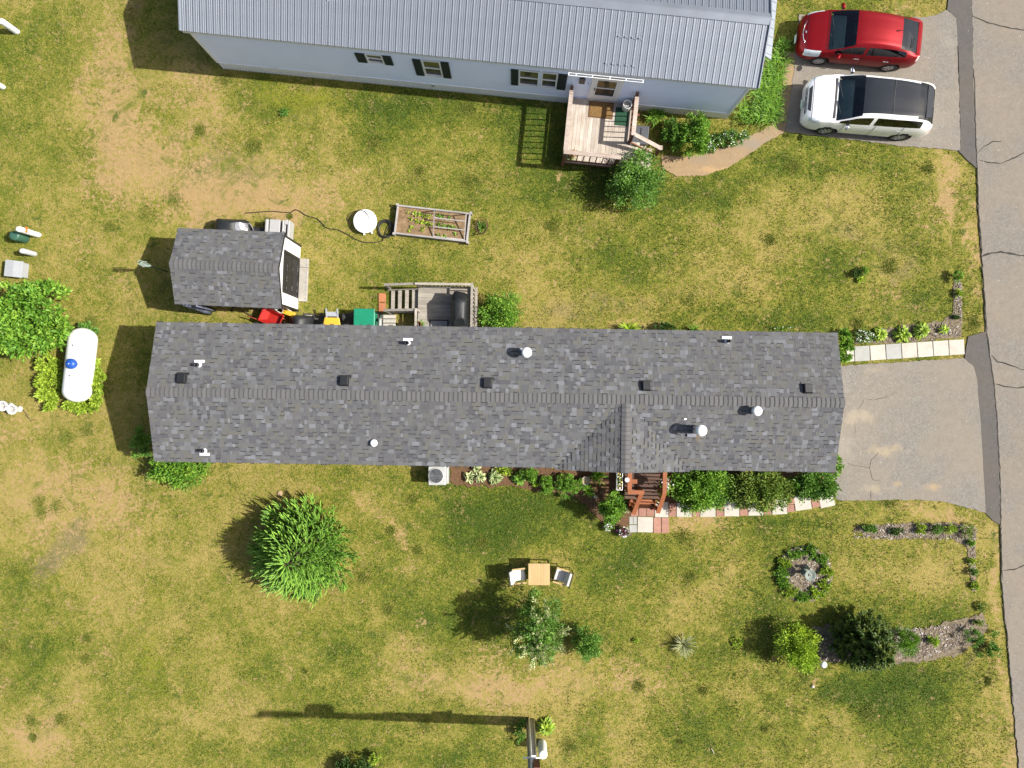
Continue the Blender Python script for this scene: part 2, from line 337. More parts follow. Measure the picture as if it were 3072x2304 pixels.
def lawn_material():
    m, nt, bs, out = nodes_of('patchy_lawn'); v = coord(nt)
    n0 = noise(nt, v, .55, 6, .7, .6); n1 = noise(nt, v, 1.6, 7, .68, .4); n2 = noise(nt, v, 7, 6, .7, .3); n3 = noise(nt, v, 30, 4, .75); n4 = noise(nt, v, 2.6, 9, .74, .9); n5 = noise(nt, v, 11, 6, .78, 1.2)
    S, L, G_, Y_ = (attr(nt, k) for k in ('sand', 'lush', 'gray', 'yell'))
    def comb(base, *ts):
        r = base
        for n, a in ts: r = mth(nt, 'ADD', r, mth(nt, 'MULTIPLY_ADD', n, a, -a*.5))
        return r
    lv = comb(L, (n4, 1.9), (n0, 1.5), (n1, .9), (n5, 3.2), (n3, 3.2))
    grass = ramp(nt, lv, [(.0, (0.2992, 0.2365, 0.0765)), (.18, (0.2289, 0.2002, 0.0450)), (.40, (0.1764, 0.1760, 0.0234)), (.68, (0.1134, 0.1430, 0.0153)), (1.0, (0.0420, 0.0726, 0.0090))])
    yg = ramp(nt, comb(Y_, (n4, 1.4), (n5, 1.4)), [(.35, 0.0), (.8, .75)])
    grass = mix(nt, yg, grass, (.185, .195, .020))
    gv = ramp(nt, comb(G_, (n1, 1.6), (n5, 2.0)), [(.42, 0.0), (.80, .65)])
    grass = mix(nt, gv, grass, ramp(nt, n3, [(.3, (.125, .094, .058)), (.7, (.25, .195, .125))]))
    sv = ramp(nt, comb(S, (n0, 1.4), (n1, 2.6), (n2, 3.4), (n5, 3.2)), [(.54, 0.0), (.70, .65), (.95, 1.0)])
    sand = ramp(nt, n2, [(.3, (.285, .198, .088)), (.7, (.365, .255, .118))])
    c = mix(nt, sv, grass, sand)
    def off(x, y):
        m_ = nt.nodes.new('ShaderNodeMapping'); m_.inputs['Location'].default_value = (x, y, 0); nt.links.new(v, m_.inputs[0]); return m_.outputs[0]
    def patch(o, sc, lo, hi, amt, big):
        w = noise(nt, off(*o), sc, 9, .72, 1.1); k = ramp(nt, noise(nt, off(o[0]+9, o[1]), big, 4, .6), [(.42, 0.0), (.58, 1.0)])
        return mth(nt, 'MULTIPLY', ramp(nt, w, [(lo, 0.0), (hi, amt)]), k)
    c = mix(nt, patch((31, 7), 2.2, .56, .66, .75, .33), c, (.29, .205, .098))          # small dead patches
    c = mix(nt, patch((3, 47), 1.1, .53, .62, .7, .28), c, (.105, .135, .017))         # broad-leaved weeds and moss
    c = mix(nt, patch((71, 13), 1.7, .56, .64, .85, .4), c, (.052, .088, .013))         # dark coarse grass
    nt.links.new(c, bs.inputs['Base Color']); bs.inputs['Roughness'].default_value = .95; bs.inputs['Specular IOR Level'].default_value = .12
    bump(nt, mth(nt, 'ADD', n3, mth(nt, 'MULTIPLY', n5, 1.3)), bs, .8, .035)
    return m
lawn = link('lawn', lawn_me, lawn_material()); lawn['kind'] = 'structure'

# ------------------------------------------------------------------ road, driveways, dark apron strips, sandy path
def sheet(name, px, z, m, sub=0, jit=0, excl=True, thick=.05):
    poly = gp(px)
    if sub:
        q = []
        for i, a in enumerate(poly):
            b = poly[(i+1) % len(poly)]; L = math.dist(a, b); n = max(1, int(L/sub))
            for k in range(n):
                t = k/n; q.append((a[0]+(b[0]-a[0])*t+R.uniform(-jit, jit), a[1]+(b[1]-a[1])*t+R.uniform(-jit, jit)))
        poly = q
    if excl: EXCL.append(poly)
    o = MB().prism(poly, z-thick, z).build(name, m); o['kind'] = 'structure'; return o
ROADX = [(2918,-80),(2916,0),(2918,200),(2927,430),(2931,520),(2934,640),(2945,765),(2951,880),(2957,985),(2970,1090),(2980,1140),(2990,1250),(2997,1400),(3000,1560),(3004,1740),(3009,1820),(3019,1900),(3028,2010),(3037,2100),(3047,2210),(3056,2304),(3066,2400)]
roadm = asphalt('old_pale_asphalt', (.176, .161, .142), .42)
FAR = 6000
RX = []
for (a0, b0), (a1, b1) in zip(ROADX, ROADX[1:]):
    n_ = max(1, int((b1-b0)/10))
    for k in range(n_): RX.append((a0+(a1-a0)*k/n_+R.uniform(-2.2, 2.2), b0+(b1-b0)*k/n_))
road_px = [(2905,-FAR)]+RX+[(3300,FAR)]+[(3900,FAR),(3500,-FAR)]
road = sheet('road', road_px, .03, roadm, 0)
drv = asphalt('driveway_asphalt', (.182, .169, .150), .48, spots=[(*g(2660,1352)[:2],.75,.3,(.30,.245,.165),.8),(*g(2575,1250)[:2],.7,.35,(.29,.25,.185),.7),(*g(2625,1465)[:2],.7,.22,(.28,.24,.17),.7),(*g(2795,1462)[:2],.35,.2,(.31,.235,.14),.8),(*g(2690,1450)[:2],.25,.12,(.31,.24,.14),.7),(*g(2530,1340)[:2],.5,.8,(.25,.23,.19),.5),(*g(2620,1110)[:2],.6,.2,(.28,.24,.17),.5),(*g(2850,120)[:2],.5,.6,(.26,.24,.2),.4)])
drive_far = sheet('driveway', [(2397,44),(2560,48),(2771,52),(2800,47),(2838,31),(2848,36),(2869,54),(2872,130),(2876,280),(2881,449),(2872,451),(2700,438),(2560,420),(2355,396),(2360,370),(2384,188)], .022, drv, .12, .022)
drive_near = sheet('driveway', [(2430,1105),(2520,1098),(2700,1086),(2890,1075),(2922,1098),(2933,1140),(2946,1300),(2955,1480),(2959,1538),(2900,1522),(2820,1503),(2740,1499),(2640,1500),(2520,1501),(2506,1494),(2503,1440),(2507,1380),(2430,1370)], .022, drv, .12, .022)
strip = asphalt('fresh_asphalt_strip', (.088, .083, .079), .3)
sheet('asphalt_strip', [(2853,-60),(2840,29),(2869,56),(2873,130),(2877,280),(2882,448),(2874,452),(2900,480),(2930,505),(2928,440),(2919,200),(2917,0),(2919,-60)], .026, strip, .4, .01)
sheet('asphalt_strip', [(2903,1010),(2957,994),(2970,1090),(2981,1140),(2991,1250),(2998,1400),(3001,1560),(2999,1574),(2978,1562),(2957,1540),(2953,1470),(2944,1300),(2931,1140),(2921,1100),(2893,1076)], .026, strip, .4, .01)
pathm = asphalt('sandy_gravel_path', (.25, .185, .115), .2, spots=[(*g(2250,430)[:2],1.2,.3,(.21,.18,.14),.8),(*g(2100,480)[:2],.6,.3,(.2,.17,.13),.5),(*g(2150,510)[:2],.8,.2,(.36,.24,.12),.9)])
sheet('path', [(1985,465),(2050,472),(2120,458),(2190,432),(2250,408),(2300,385),(2330,355),(2345,300),(2350,230),(2352,150),(2385,160),(2384,188),(2372,290),(2360,370),(2354,396),(2300,425),(2235,470),(2180,505),(2110,527),(2030,528),(1985,505)], .012, pathm, .09, .022)
# cracks in the paving: thin open joints, dark with dirt
crackm = mat('crack_fill', (.028, .025, .02), .95, .3, 10)
def crack(px, w, parent, z):
    P = gp(px); q = []
    for a, b in zip(P, P[1:]):
        n = max(2, int(math.dist(a, b)/.14))
        for k in range(n):
            t = k/n; q.append((a[0]+(b[0]-a[0])*t+R.uniform(-.018, .018), a[1]+(b[1]-a[1])*t+R.uniform(-.018, .018)))
    q.append(P[-1]); vs = []; fs = []
    for i, p in enumerate(q):
        a = q[max(0, i-1)]; b = q[min(len(q)-1, i+1)]; L = math.dist(a, b) or 1
        nx_, ny_ = -(b[1]-a[1])/L, (b[0]-a[0])/L; ww = w*R.uniform(.35, 1.0)*(1 if 0 < i < len(q)-1 else .3)
        vs += [(p[0]+nx_*ww/2, p[1]+ny_*ww/2, z), (p[0]-nx_*ww/2, p[1]-ny_*ww/2, z)]
    fs = [(2*i, 2*i+1, 2*i+3, 2*i+2) for i in range(len(q)-1)]
    m = MB().add(vs, fs).build('crack', crackm, parent)
for pts, w in [([(2918,50),(2960,68),(3010,82),(3072,92),(3120,95)],.06),([(2930,462),(2950,440),(2975,426),(3005,424)],.045),([(2930,480),(2960,488),(3005,490),(3045,472),(3072,458),(3110,450)],.05),
               ([(2942,770),(2975,760),(3000,755),(3040,764),(3072,768),(3120,765)],.09),([(2972,1065),(2990,1085),(3030,1095),(3060,1108),(3110,1120)],.06),([(2980,1150),(3010,1160),(3050,1164),(3100,1156)],.06),
               ([(3003,1712),(3040,1708),(3072,1694),(3120,1680)],.06),([(2943,790),(2952,880),(2958,985),(2971,1090),(2981,1150),(2990,1260),(2998,1400),(3001,1560),(3004,1740)],.045),([(2920,205),(2927,430),(2931,515),(2935,640),(2944,760)],.04),([(3004,1740),(3010,1830),(3020,1905),(3029,2010),(3038,2105)],.035)]:
    crack(pts, w, road, .0345)
for pts, w in [([(2592,1198),(2620,1200),(2650,1194),(2665,1188)],.03),([(2592,1198),(2585,1215),(2572,1228)],.03),([(2540,1388),(2575,1398),(2608,1402),(2612,1380),(2630,1365),(2636,1355)],.03),([(2608,1402),(2614,1430),(2616,1438),(2640,1442)],.035),([(2612,1470),(2612,1498)],.035),([(2563,1265),(2564,1300)],.025),([(2690,1175),(2670,1186)],.02)]:
    crack(pts, w*.65, drive_near, .0265)

# ------------------------------------------------------------------ shingle roofs
def shingle_material():
    m, nt, bs, out = nodes_of('laminated_shingle')
    a = attr(nt, 'tint')
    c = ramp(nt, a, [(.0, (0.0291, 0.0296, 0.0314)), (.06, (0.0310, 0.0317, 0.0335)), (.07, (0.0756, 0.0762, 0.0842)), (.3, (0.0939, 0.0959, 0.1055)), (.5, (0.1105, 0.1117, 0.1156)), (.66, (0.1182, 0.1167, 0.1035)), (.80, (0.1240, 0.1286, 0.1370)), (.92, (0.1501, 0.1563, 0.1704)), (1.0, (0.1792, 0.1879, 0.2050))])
    c = mix(nt, ramp(nt, noise(nt, coord(nt), .45, 4), [(.38, 0.0), (.65, .38)]), c, (.108, .106, .104))
    mp = nt.nodes.new('ShaderNodeMapping'); mp.vector_type = 'TEXTURE'; mp.inputs['Location'].default_value = (6.95, -1.22, 3.05); mp.inputs['Scale'].default_value = (.2, .3, 1); nt.links.new(coord(nt), mp.inputs[0])
    ln_ = nt.nodes.new('ShaderNodeVectorMath'); ln_.operation = 'LENGTH'; nt.links.new(mp.outputs[0], ln_.inputs[0])
    c = mix(nt, ramp(nt, ln_.outputs['Value'], [(.2, .5), (1.0, 0.0)]), c, (.16, .115, .045))       # rust washed down below the flue
    c = mix(nt, ramp(nt, noise(nt, coord(nt), 90, 3, .8), [(.3, .35), (.6, 0.0)]), c, (.035, .035, .037))
    nt.links.new(c, bs.inputs['Base Color']); bs.inputs['Roughness'].default_value = .92; bs.inputs['Specular IOR Level'].default_value = .2
    bump(nt, noise(nt, coord(nt), 160, 2), bs, .5, .004)
    return m
SHM = shingle_material()
def shingle_plane(roof, O, U, Vv, L, S, span, expo=.145, seed=1, keep=0):
    """Courses of laminated tabs on the plane O + u*U + v*V (U along the eave, V up the slope).
    span(v) gives the clear intervals of u at height v. The widest tabs are objects, the rest one mesh."""
    rr = random.Random(seed); O, U, Vv = Vector(O), Vector(U).normalized(), Vector(Vv).normalized(); N = U.cross(Vv).normalized()
    if N.z < 0: N = -N
    tabs = []; dash = []
    nc = int(S/expo)
    for j in range(nc+1):
        v0 = j*expo; v1 = min(v0+expo*1.06, S)
        if v1-v0 < .03: continue
        for (a, b) in span(v0+expo*.5):
            u = a-rr.uniform(0, .12); last = .4
            while u < b:
                w = rr.choice((.075, .09, .105, .12, .14, .16, .18, .21, .25))*rr.uniform(.9, 1.1)
                u0, u1 = max(u, a), min(u+w, b); u += w
                if u1-u0 < .02: continue
                t = rr.random()
                tint = .07+.93*min(1, max(0, (rr.gauss(.44, .23) if t < .84 else rr.uniform(.72, 1.0))))
                thick = rr.choice((.005, .006, .012, .013))
                tabs.append((u1-u0, u0+.0015, u1-.0015, v0, v1, thick, tint))
                if thick < .008 and rr.random() < .7 and (not dash or dash[-1][1] < u0-.01 or dash[-1][2] != v0): dash.append((u0+.006, u1-.006, v0))
    def tabgeo(t):
        w, u0, u1, v0, v1, th, tint = t
        P = [O+U*u0+Vv*v0+N*th, O+U*u1+Vv*v0+N*th, O+U*u1+Vv*v1+N*.003, O+U*u0+Vv*v1+N*.003, O+U*u0+Vv*v0-N*.003, O+U*u1+Vv*v0-N*.003]
        fl = (U.cross(Vv).dot(N) > 0)
        Q = [(0, 1, 2, 3), (4, 5, 1, 0), (5, 2, 1), (4, 0, 3)]
        if not fl: Q = [q[::-1] for q in Q]
        return P, Q
    tabs.sort(key=lambda t: -t[0]*(t[4]-t[3])*(1+.3*rr.random()))
    for t in tabs[:keep]:
        P, Q = tabgeo(t); me = bpy.data.meshes.new('shingle'); me.from_pydata(P, [], Q)
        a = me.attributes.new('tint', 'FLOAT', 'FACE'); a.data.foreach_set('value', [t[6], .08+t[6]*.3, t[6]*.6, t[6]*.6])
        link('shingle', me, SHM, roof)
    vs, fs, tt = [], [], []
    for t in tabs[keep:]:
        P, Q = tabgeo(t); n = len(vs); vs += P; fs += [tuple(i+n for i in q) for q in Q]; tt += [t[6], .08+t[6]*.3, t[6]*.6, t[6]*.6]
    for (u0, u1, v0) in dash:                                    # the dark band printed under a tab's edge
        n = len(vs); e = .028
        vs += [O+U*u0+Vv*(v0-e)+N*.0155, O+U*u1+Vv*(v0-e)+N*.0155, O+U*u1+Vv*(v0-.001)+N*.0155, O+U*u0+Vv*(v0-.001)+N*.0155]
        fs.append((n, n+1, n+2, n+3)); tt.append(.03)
    return vs, fs, tt
def stuff_shingles(roof, packs):
    vs, fs, tt = [], [], []
    for v, f, t in packs:
        n = len(vs); vs += v; fs += [tuple(i+n for i in q) for q in f]; tt += t
    me = bpy.data.meshes.new('shingles'); me.from_pydata(vs, [], fs)
    a = me.attributes.new('tint', 'FLOAT', 'FACE'); a.data.foreach_set('value', tt)
    o = link('shingles', me, SHM, roof); o['kind'] = 'stuff'
def cap_mesh(w, drop, ln):
    """One bent ridge cap, its free end raised."""
    me = bpy.data.meshes.new('ridge_cap'); P = []
    for x, z in ((0, .028), (ln, .014), (0, .004), (ln, .002)):
        for y, d in ((-w, -drop), (-w*.12, -drop*.08), (w*.12, -drop*.08), (w, -drop)): P.append((x, y, z+d))
    Q = [(4, 5, 1, 0)[::-1], (5, 6, 2, 1)[::-1], (6, 7, 3, 2)[::-1], (0, 1, 9, 8), (1, 2, 10, 9), (2, 3, 11, 10)]
    e = .024; b = len(P)                                # strip coloured dark to stand for the shade at the raised end
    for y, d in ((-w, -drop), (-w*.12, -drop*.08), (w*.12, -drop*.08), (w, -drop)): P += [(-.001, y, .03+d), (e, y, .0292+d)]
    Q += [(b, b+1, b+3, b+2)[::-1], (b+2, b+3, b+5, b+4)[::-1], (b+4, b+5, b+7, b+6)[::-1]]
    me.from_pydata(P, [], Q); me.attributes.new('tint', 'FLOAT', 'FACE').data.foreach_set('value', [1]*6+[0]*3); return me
def capmat():
    m, nt, bs, out = nodes_of('ridge_cap_shingle')
    oi = nt.nodes.new('ShaderNodeObjectInfo').outputs['Random']
    c = ramp(nt, oi, [(0.0, (.102, .102, .104)), (1.0, (.125, .124, .126))])
    c = mix(nt, ramp(nt, noise(nt, coord(nt), 90, 3, .8), [(.3, .35), (.6, 0.0)]), c, (.04, .04, .042))
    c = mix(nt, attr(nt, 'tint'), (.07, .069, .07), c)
    nt.links.new(c, bs.inputs['Base Color']); bs.inputs['Roughness'].default_value = .92; bs.inputs['Specular IOR Level'].default_value = .2; return m
CAPM = capmat()
deckm = mat('roof_underlay', (.03, .03, .032), .95, .1)
trimw = mat('white_trim', (.76, .76, .75), .5, .04)
sidegrey = mat('pale_siding', (.55, .55, .52), .6, .05, 2)

# ---- wall of lapped boards with openings, facing -y at y (local)
def lap_wall(x0, x1, z0, z1, y, course, openings, proud=.018, facing=-1):
    mb = MB(); n = max(1, round((z1-z0)/course)); c = (z1-z0)/n
    for j in range(n):
        a, b = z0+j*c, z0+(j+1)*c; iv = [(x0, x1)]
        for (ox0, ox1, oz0, oz1) in openings:
            if oz0 < b-.001 and oz1 > a+.001:
                q = []
                for (s, e) in iv:
                    if ox0 > s: q.append((s, min(e, ox0)))
                    if ox1 < e: q.append((max(s, ox1), e))
                iv = [t for t in q if t[1]-t[0] > .001]
        for (s, e) in iv:
            f = facing
            mb.add([(s, y+f*proud, a), (e, y+f*proud, a), (e, y+f*.003, b), (s, y+f*.003, b), (s, y-f*.05, a), (e, y-f*.05, a), (e, y-f*.05, b), (s, y-f*.05, b)],
                   [(0, 1, 2, 3), (4, 5, 1, 0), (7, 6, 5, 4), (3, 2, 6, 7), (1, 5, 6, 2), (4, 0, 3, 7)])
    return mb
def gable(mb, x, y0, y1, z0, zr, t=.05):
    mb.add([(x-t, y0, z0), (x-t, y1, z0), (x-t, (y0+y1)/2, zr), (x+t, y0, z0), (x+t, y1, z0), (x+t, (y0+y1)/2, zr)],
           [(0, 1, 2), (5, 4, 3), (0, 3, 4, 1), (1, 4, 5, 2), (2, 5, 3, 0)])

# ------------------------------------------------------------------ the near mobile home with the dark shingle roof
HX, HY, HE, HR = 11.78, 2.41, 2.75, 3.37                  # half length and half width of the roof, eave and ridge height
home = thing('mobile_home', 'long mobile home with dark grey shingle roof and small cross gable', 'house', (-.56, -.453, 0), -.91)
EXCL.append([(home.location[0]+x*math.cos(rad(-.91))-y*math.sin(rad(-.91)), home.location[1]+x*math.sin(rad(-.91))+y*math.cos(rad(-.91))) for x, y in ((-11.55, -2.15), (11.5, -2.15), (11.5, 2.15), (-11.55, 2.15))])
wm = MB()
for a in ((-11.5, 11.5, -2.12, -2.05), (-11.5, 11.5, 2.05, 2.12), (-11.57, -11.5, -2.12, 2.12), (11.5, 11.57, -2.12, 2.12)): wm.box(*a, .62, 2.74)
wm.build('wall', sidegrey, home)
sk_ = MB()
for a in ((-11.53, 11.53, -2.15, -2.122), (-11.53, 11.53, 2.122, 2.15), (-11.6, -11.572, -2.12, 2.12), (11.572, 11.6, -2.12, 2.12)): sk_.box(*a, -.02, .618)
sk_.build('skirting', trimw, home)
gb = MB(); gable(gb, -11.5, -2.1, 2.1, 2.745, 3.27); gable(gb, 11.5, -2.1, 2.1, 2.745, 3.27); gb.build('gable', sidegrey, home)
DX, DW = 4.42, 2.32                                       # cross gable: centre line and half width
sl = (HR-HE)/HY; ln = math.hypot(HY, HR-HE); dsl = (HR-HE)/DW; dln = math.hypot(DW, HR-HE)
rf = MB(); t = .06
def slab4(a, b, c, d, th=.055):
    P = [Vector(p) for p in (a, b, c, d)]
    rf.add([*P, *[p-Vector((0, 0, th)) for p in P]], [(0, 1, 2, 3), (7, 6, 5, 4), (0, 4, 5, 1), (1, 5, 6, 2), (2, 6, 7, 3), (3, 7, 4, 0)])
slab4((-HX, HY, HE), (-HX, 0, HR), (HX, 0, HR), (HX, HY, HE))
slab4((-HX, 0, HR), (-HX, -HY, HE), (DX-DW, -HY, HE), (DX-.001, 0, HR))
slab4((DX+.001, 0, HR), (DX+DW, -HY, HE), (HX, -HY, HE), (HX, 0, HR))
# cross gable slopes (front edge stands just past the eave)
for sgn in (-1, 1):
    P = [Vector((DX, 0, HR)), Vector((DX+sgn*DW, -HY, HE)), Vector((DX, -HY-.06, HR))]
    if sgn > 0: P = P[::-1]
    rf.add([*P, *[p-Vector((0, 0, .05)) for p in P]], [(0, 1, 2), (5, 4, 3), (0, 3, 4, 1), (1, 4, 5, 2), (2, 5, 3, 0)])
roof = rf.build('roof', deckm, home)
gw = MB(); y = -HY+.05
gw.add([(DX-DW+.3, y, HE+.03), (DX+DW-.3, y, HE+.03), (DX, y, HR-.06), (DX-DW+.3, y+.04, HE+.03), (DX+DW-.3, y+.04, HE+.03), (DX, y+.04, HR-.06)], [(0, 1, 2), (5, 4, 3), (0, 3, 4, 1), (1, 4, 5, 2), (2, 5, 3, 0)])
gw.build('gable', sidegrey, home)
fa = MB(); fa.box(-HX+.02, HX-.02, HY-.02, HY+.005, HE-.19, HE-.055); fa.box(-HX+.02, DX-DW, -HY-.005, -HY+.02, HE-.19, HE-.055); fa.box(DX+DW, HX-.02, -HY-.005, -HY+.02, HE-.19, HE-.055)
fa.box(DX-DW, DX+DW, -HY-.005, -HY+.02, HE-.19, HE-.055)
for sx in (-1, 1):
    for sy in (-1, 1): fa.bar((sx*(HX-.012), sy*(HY-.02), HE-.12), (sx*(HX-.012), 0, HR-.12), .02, .11)
fa.build('fascia', trimw, home)
packs = []
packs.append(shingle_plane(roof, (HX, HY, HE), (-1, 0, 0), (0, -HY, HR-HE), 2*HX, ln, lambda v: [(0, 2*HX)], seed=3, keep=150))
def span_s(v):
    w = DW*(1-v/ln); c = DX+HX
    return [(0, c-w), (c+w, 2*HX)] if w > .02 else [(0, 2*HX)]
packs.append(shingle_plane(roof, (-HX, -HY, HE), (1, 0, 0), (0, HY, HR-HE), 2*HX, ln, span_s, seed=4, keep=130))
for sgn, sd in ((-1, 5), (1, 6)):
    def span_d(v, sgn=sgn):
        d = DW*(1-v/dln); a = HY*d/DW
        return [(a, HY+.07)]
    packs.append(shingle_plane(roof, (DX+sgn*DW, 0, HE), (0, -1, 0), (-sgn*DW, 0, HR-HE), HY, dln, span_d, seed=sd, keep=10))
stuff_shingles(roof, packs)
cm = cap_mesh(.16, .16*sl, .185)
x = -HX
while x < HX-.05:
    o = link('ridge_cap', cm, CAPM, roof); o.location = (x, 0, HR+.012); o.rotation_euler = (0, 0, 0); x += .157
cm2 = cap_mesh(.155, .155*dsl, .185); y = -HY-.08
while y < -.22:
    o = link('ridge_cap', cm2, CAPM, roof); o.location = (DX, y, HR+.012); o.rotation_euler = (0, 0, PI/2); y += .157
# things on the roof (flashings and vents are parts of the house)
def roof_z(x, y):
    z = HR-sl*abs(y)
    if y < 0 and abs(x-DX) < DW: z = max(z, HR-dsl*abs(x-DX))
    return z
for x in (-10.61, -5.12, -.27, 5.1, 10.56):               # low black box vents
    y = .46; z = roof_z(x, y); mb = MB()
    mb.add([(x-.16, y-.17, z+.05), (x+.16, y-.17, z+.05), (x+.16, y+.17, z-.04), (x-.16, y+.17, z-.04),
            (x-.13, y-.11, z+.17), (x+.13, y-.11, z+.17), (x+.13, y+.17, z+.12), (x-.13, y+.17, z+.12)],
           [(3, 2, 1, 0), (4, 5, 6, 7), (0, 1, 5, 4), (1, 2, 6, 5), (2, 3, 7, 6), (3, 0, 4, 7)])
    v = mb.build('roof_vent', M['black'], roof, bevel=.012)
    MB().box(x-.21, x+.21, y+.1, y+.22, z-.075, z-.02).build('vent_flange', M['dark_metal'], v)
flm = mat('white_flashing', (.62, .64, .66), .4, .06, 8)
for x, y in ((-10.11, .94), (-3.05, 1.81), (7.93, 2.05), (-10.0, -2.0)):
    s = 1 if y > 0 else -1; z = roof_z(x, y)
    v = MB().lathe([(.055, -.05), (.055, .28), (.042, .28), (.042, .02)], 14, (x, y, z), cap=False).build('vent_pipe', M['black'], roof, True)
    MB().lathe([(.1, -.03), (.085, .06), (.062, .13)], 14, (x, y, z), cap=False).build('pipe_collar', flm, v, True)
    MB().box(x-.17, x+.17, y+s*.08, y+s*.17, z-.05, z+.006).build('flashing', flm, v)
def stack(x, y, prof, fl=None):
    z = roof_z(x, y); v = MB().lathe(prof, 20, (x, y, z-.05)).build('flue', M['galv'], roof, True); return v, z
v, z = stack(1.03, 1.53, [(.10, 0), (.10, .42)]); MB().lathe([(.1, .40), (.175, .41), (.175, .5), (.12, .545), (.02, .56)], 20, (1.03, 1.53, z)).build('flue_cap', M['white'], v, True)
MB().box(.80, .88, 1.62, 1.7, z-.05, z+.1).build('bracket', M['galv'], v)
v, z = stack(8.74, -.31, [(.12, 0), (.12, .3)]); MB().lathe([(.12, .29), (.165, .3), (.165, .38), (.12, .43), (.02, .44)], 20, (8.74, -.31, z)).build('flue_cap', M['white'], v, True)
v, z = stack(6.96-.12, -.98, [(.13, 0), (.13, .05), (.13, .62)])
for k in range(4): MB().lathe([(.135, 0), (.15, .02), (.15, .05), (.135, .07)], 20, (6.84, -.98, z+.12+k*.15), cap=False).build('flue_band', M['chrome'], v, True)
MB().lathe([(.13, .62), (.19, .66), (.19, .72), (.11, .80), (.02, .82)], 22, (6.84, -.98, z)).build('flue_cap', M['white'], v, True)
MB().box(6.55, 6.85, -1.24, -1.14, z-.06, z+.01).build('flashing', M['chrome'], v)
MB().box(6.42, 6.5, -.66, -.6, z+.06, z+.1, rz=20).build('flashing', M['white'], v)
v, z = stack(-4.14, -1.63, [(.09, 0), (.09, .1)]); MB().lathe([(.10, .05), (.125, .06), (.125, .11), (.08, .14), (.02, .145)], 18, (-4.14, -1.63, z)).build('flue_cap', M['white'], v, True)
# windows and doors along the long sides (seen from the side)
wgl = mat('window_glass', (.02, .026, .028), .05, .2, 2, spec=.8)
def simple_window(parent, x, y, z, w, h, f):
    fr = MB()
    for a in ((x-w/2-.05, x-w/2, z, z+h), (x+w/2, x+w/2+.05, z, z+h), (x-w/2-.05, x+w/2+.05, z-.05, z), (x-w/2-.05, x+w/2+.05, z+h, z+h+.05), (x-w/2, x+w/2, z+h/2-.02, z+h/2+.02)):
        fr.box(a[0], a[1], min(y, y+f*.04), max(y, y+f*.04), a[2], a[3])
    o = fr.build('window', trimw, parent)
    MB().box(x-w/2, x+w/2, min(y+f*.005, y+f*.02), max(y+f*.005, y+f*.02), z, z+h).build('pane', wgl, o)
for x in (-9.5, -6, -1.5, 1.5, 8.2, 10.2): simple_window(home, x, -2.122, 1.35, .9, 1.15, -1)
for x in (-8.5, -4.8, 3, 7.5): simple_window(home, x, 2.122, 1.35, .9, 1.15, 1)
def simple_door(parent, x, y, z, f):
    d = MB().box(x-.45, x+.45, min(y, y+f*.05), max(y, y+f*.05), z, z+2.0).build('door', trimw, parent)
    MB().box(x-.3, x+.3, min(y+f*.05, y+f*.06), max(y+f*.05, y+f*.06), z+1.0, z+1.75).build('pane', wgl, d)
    MB().lathe([(.03, 0), (.03, .05)], 10, (x+.36, y+f*.08, z+.95)).build('handle', M['galv'], d)
simple_door(home, 4.55, -2.122, .62, -1); simple_door(home, -2.0, 2.122, .64, 1)

# ------------------------------------------------------------------ the neighbour's pale blue mobile home with the ribbed metal roof
NX, NY, NE_, NRZ = 9.91, 2.07, 3.1, 3.7
blue = thing('mobile_home', 'pale blue mobile home with ribbed grey metal roof at the top edge', 'house', (-1.254, 13.125, 0), -5.7)
def bw(x, y):
    c, s = math.cos(rad(-5.7)), math.sin(rad(-5.7)); return (-1.254+x*c-y*s, 13.125+x*s+y*c)
EXCL.append([bw(*p) for p in ((-9.72, -1.97), (9.72, -1.97), (9.72, 1.97), (-9.72, 1.97))])
bluesid = mat('pale_blue_siding', (.72, .79, .97), .55, .03, 1.2, bmp=.05)
shut = mat('dark_green_shutter', (.012, .022, .022), .6, .15, 10)
OPEN = [(-3.72, -3.12, 1.86, 2.52), (-1.74, -1.08, 1.24, 2.48), (1.70, 2.43, 1.22, 2.46), (2.51, 3.08, 1.22, 2.46), (4.30, 5.42, .60, 2.56)]
lap_wall(-9.7, 9.7, .56, 3.06, -1.95, .105, OPEN).build('wall', bluesid, blue)
lap_wall(-9.7, 9.7, .56, 3.06, 1.95, .105, [], facing=1).build('wall', bluesid, blue)
ew = MB(); ew.box(-9.7, -9.63, -1.9, 1.9, .56, 3.06); ew.box(9.63, 9.7, -1.9, 1.9, .56, 3.06); gable(ew, -9.6, -1.9, 1.9, 3.06, 3.6); gable(ew, 9.6, -1.9, 1.9, 3.06, 3.6)
ew.build('wall', bluesid, blue)
rm = MB(); rm.box(-9.5, 9.5, -1.5, -1.48, .6, 3.0); rm.box(-9.5, 9.5, -1.88, -1.48, .56, .59); rm.build('inner_wall', mat('dim_room', (.10, .085, .06), .9, .3, 1.5), blue)
cn = MB()
for sx in (-1, 1): cn.bar((sx*9.69, -1.965, .56), (sx*9.69, -1.965, 3.06), .09, .05, up=(0, 1, 0))
cn.build('corner_trim', trimw, blue)
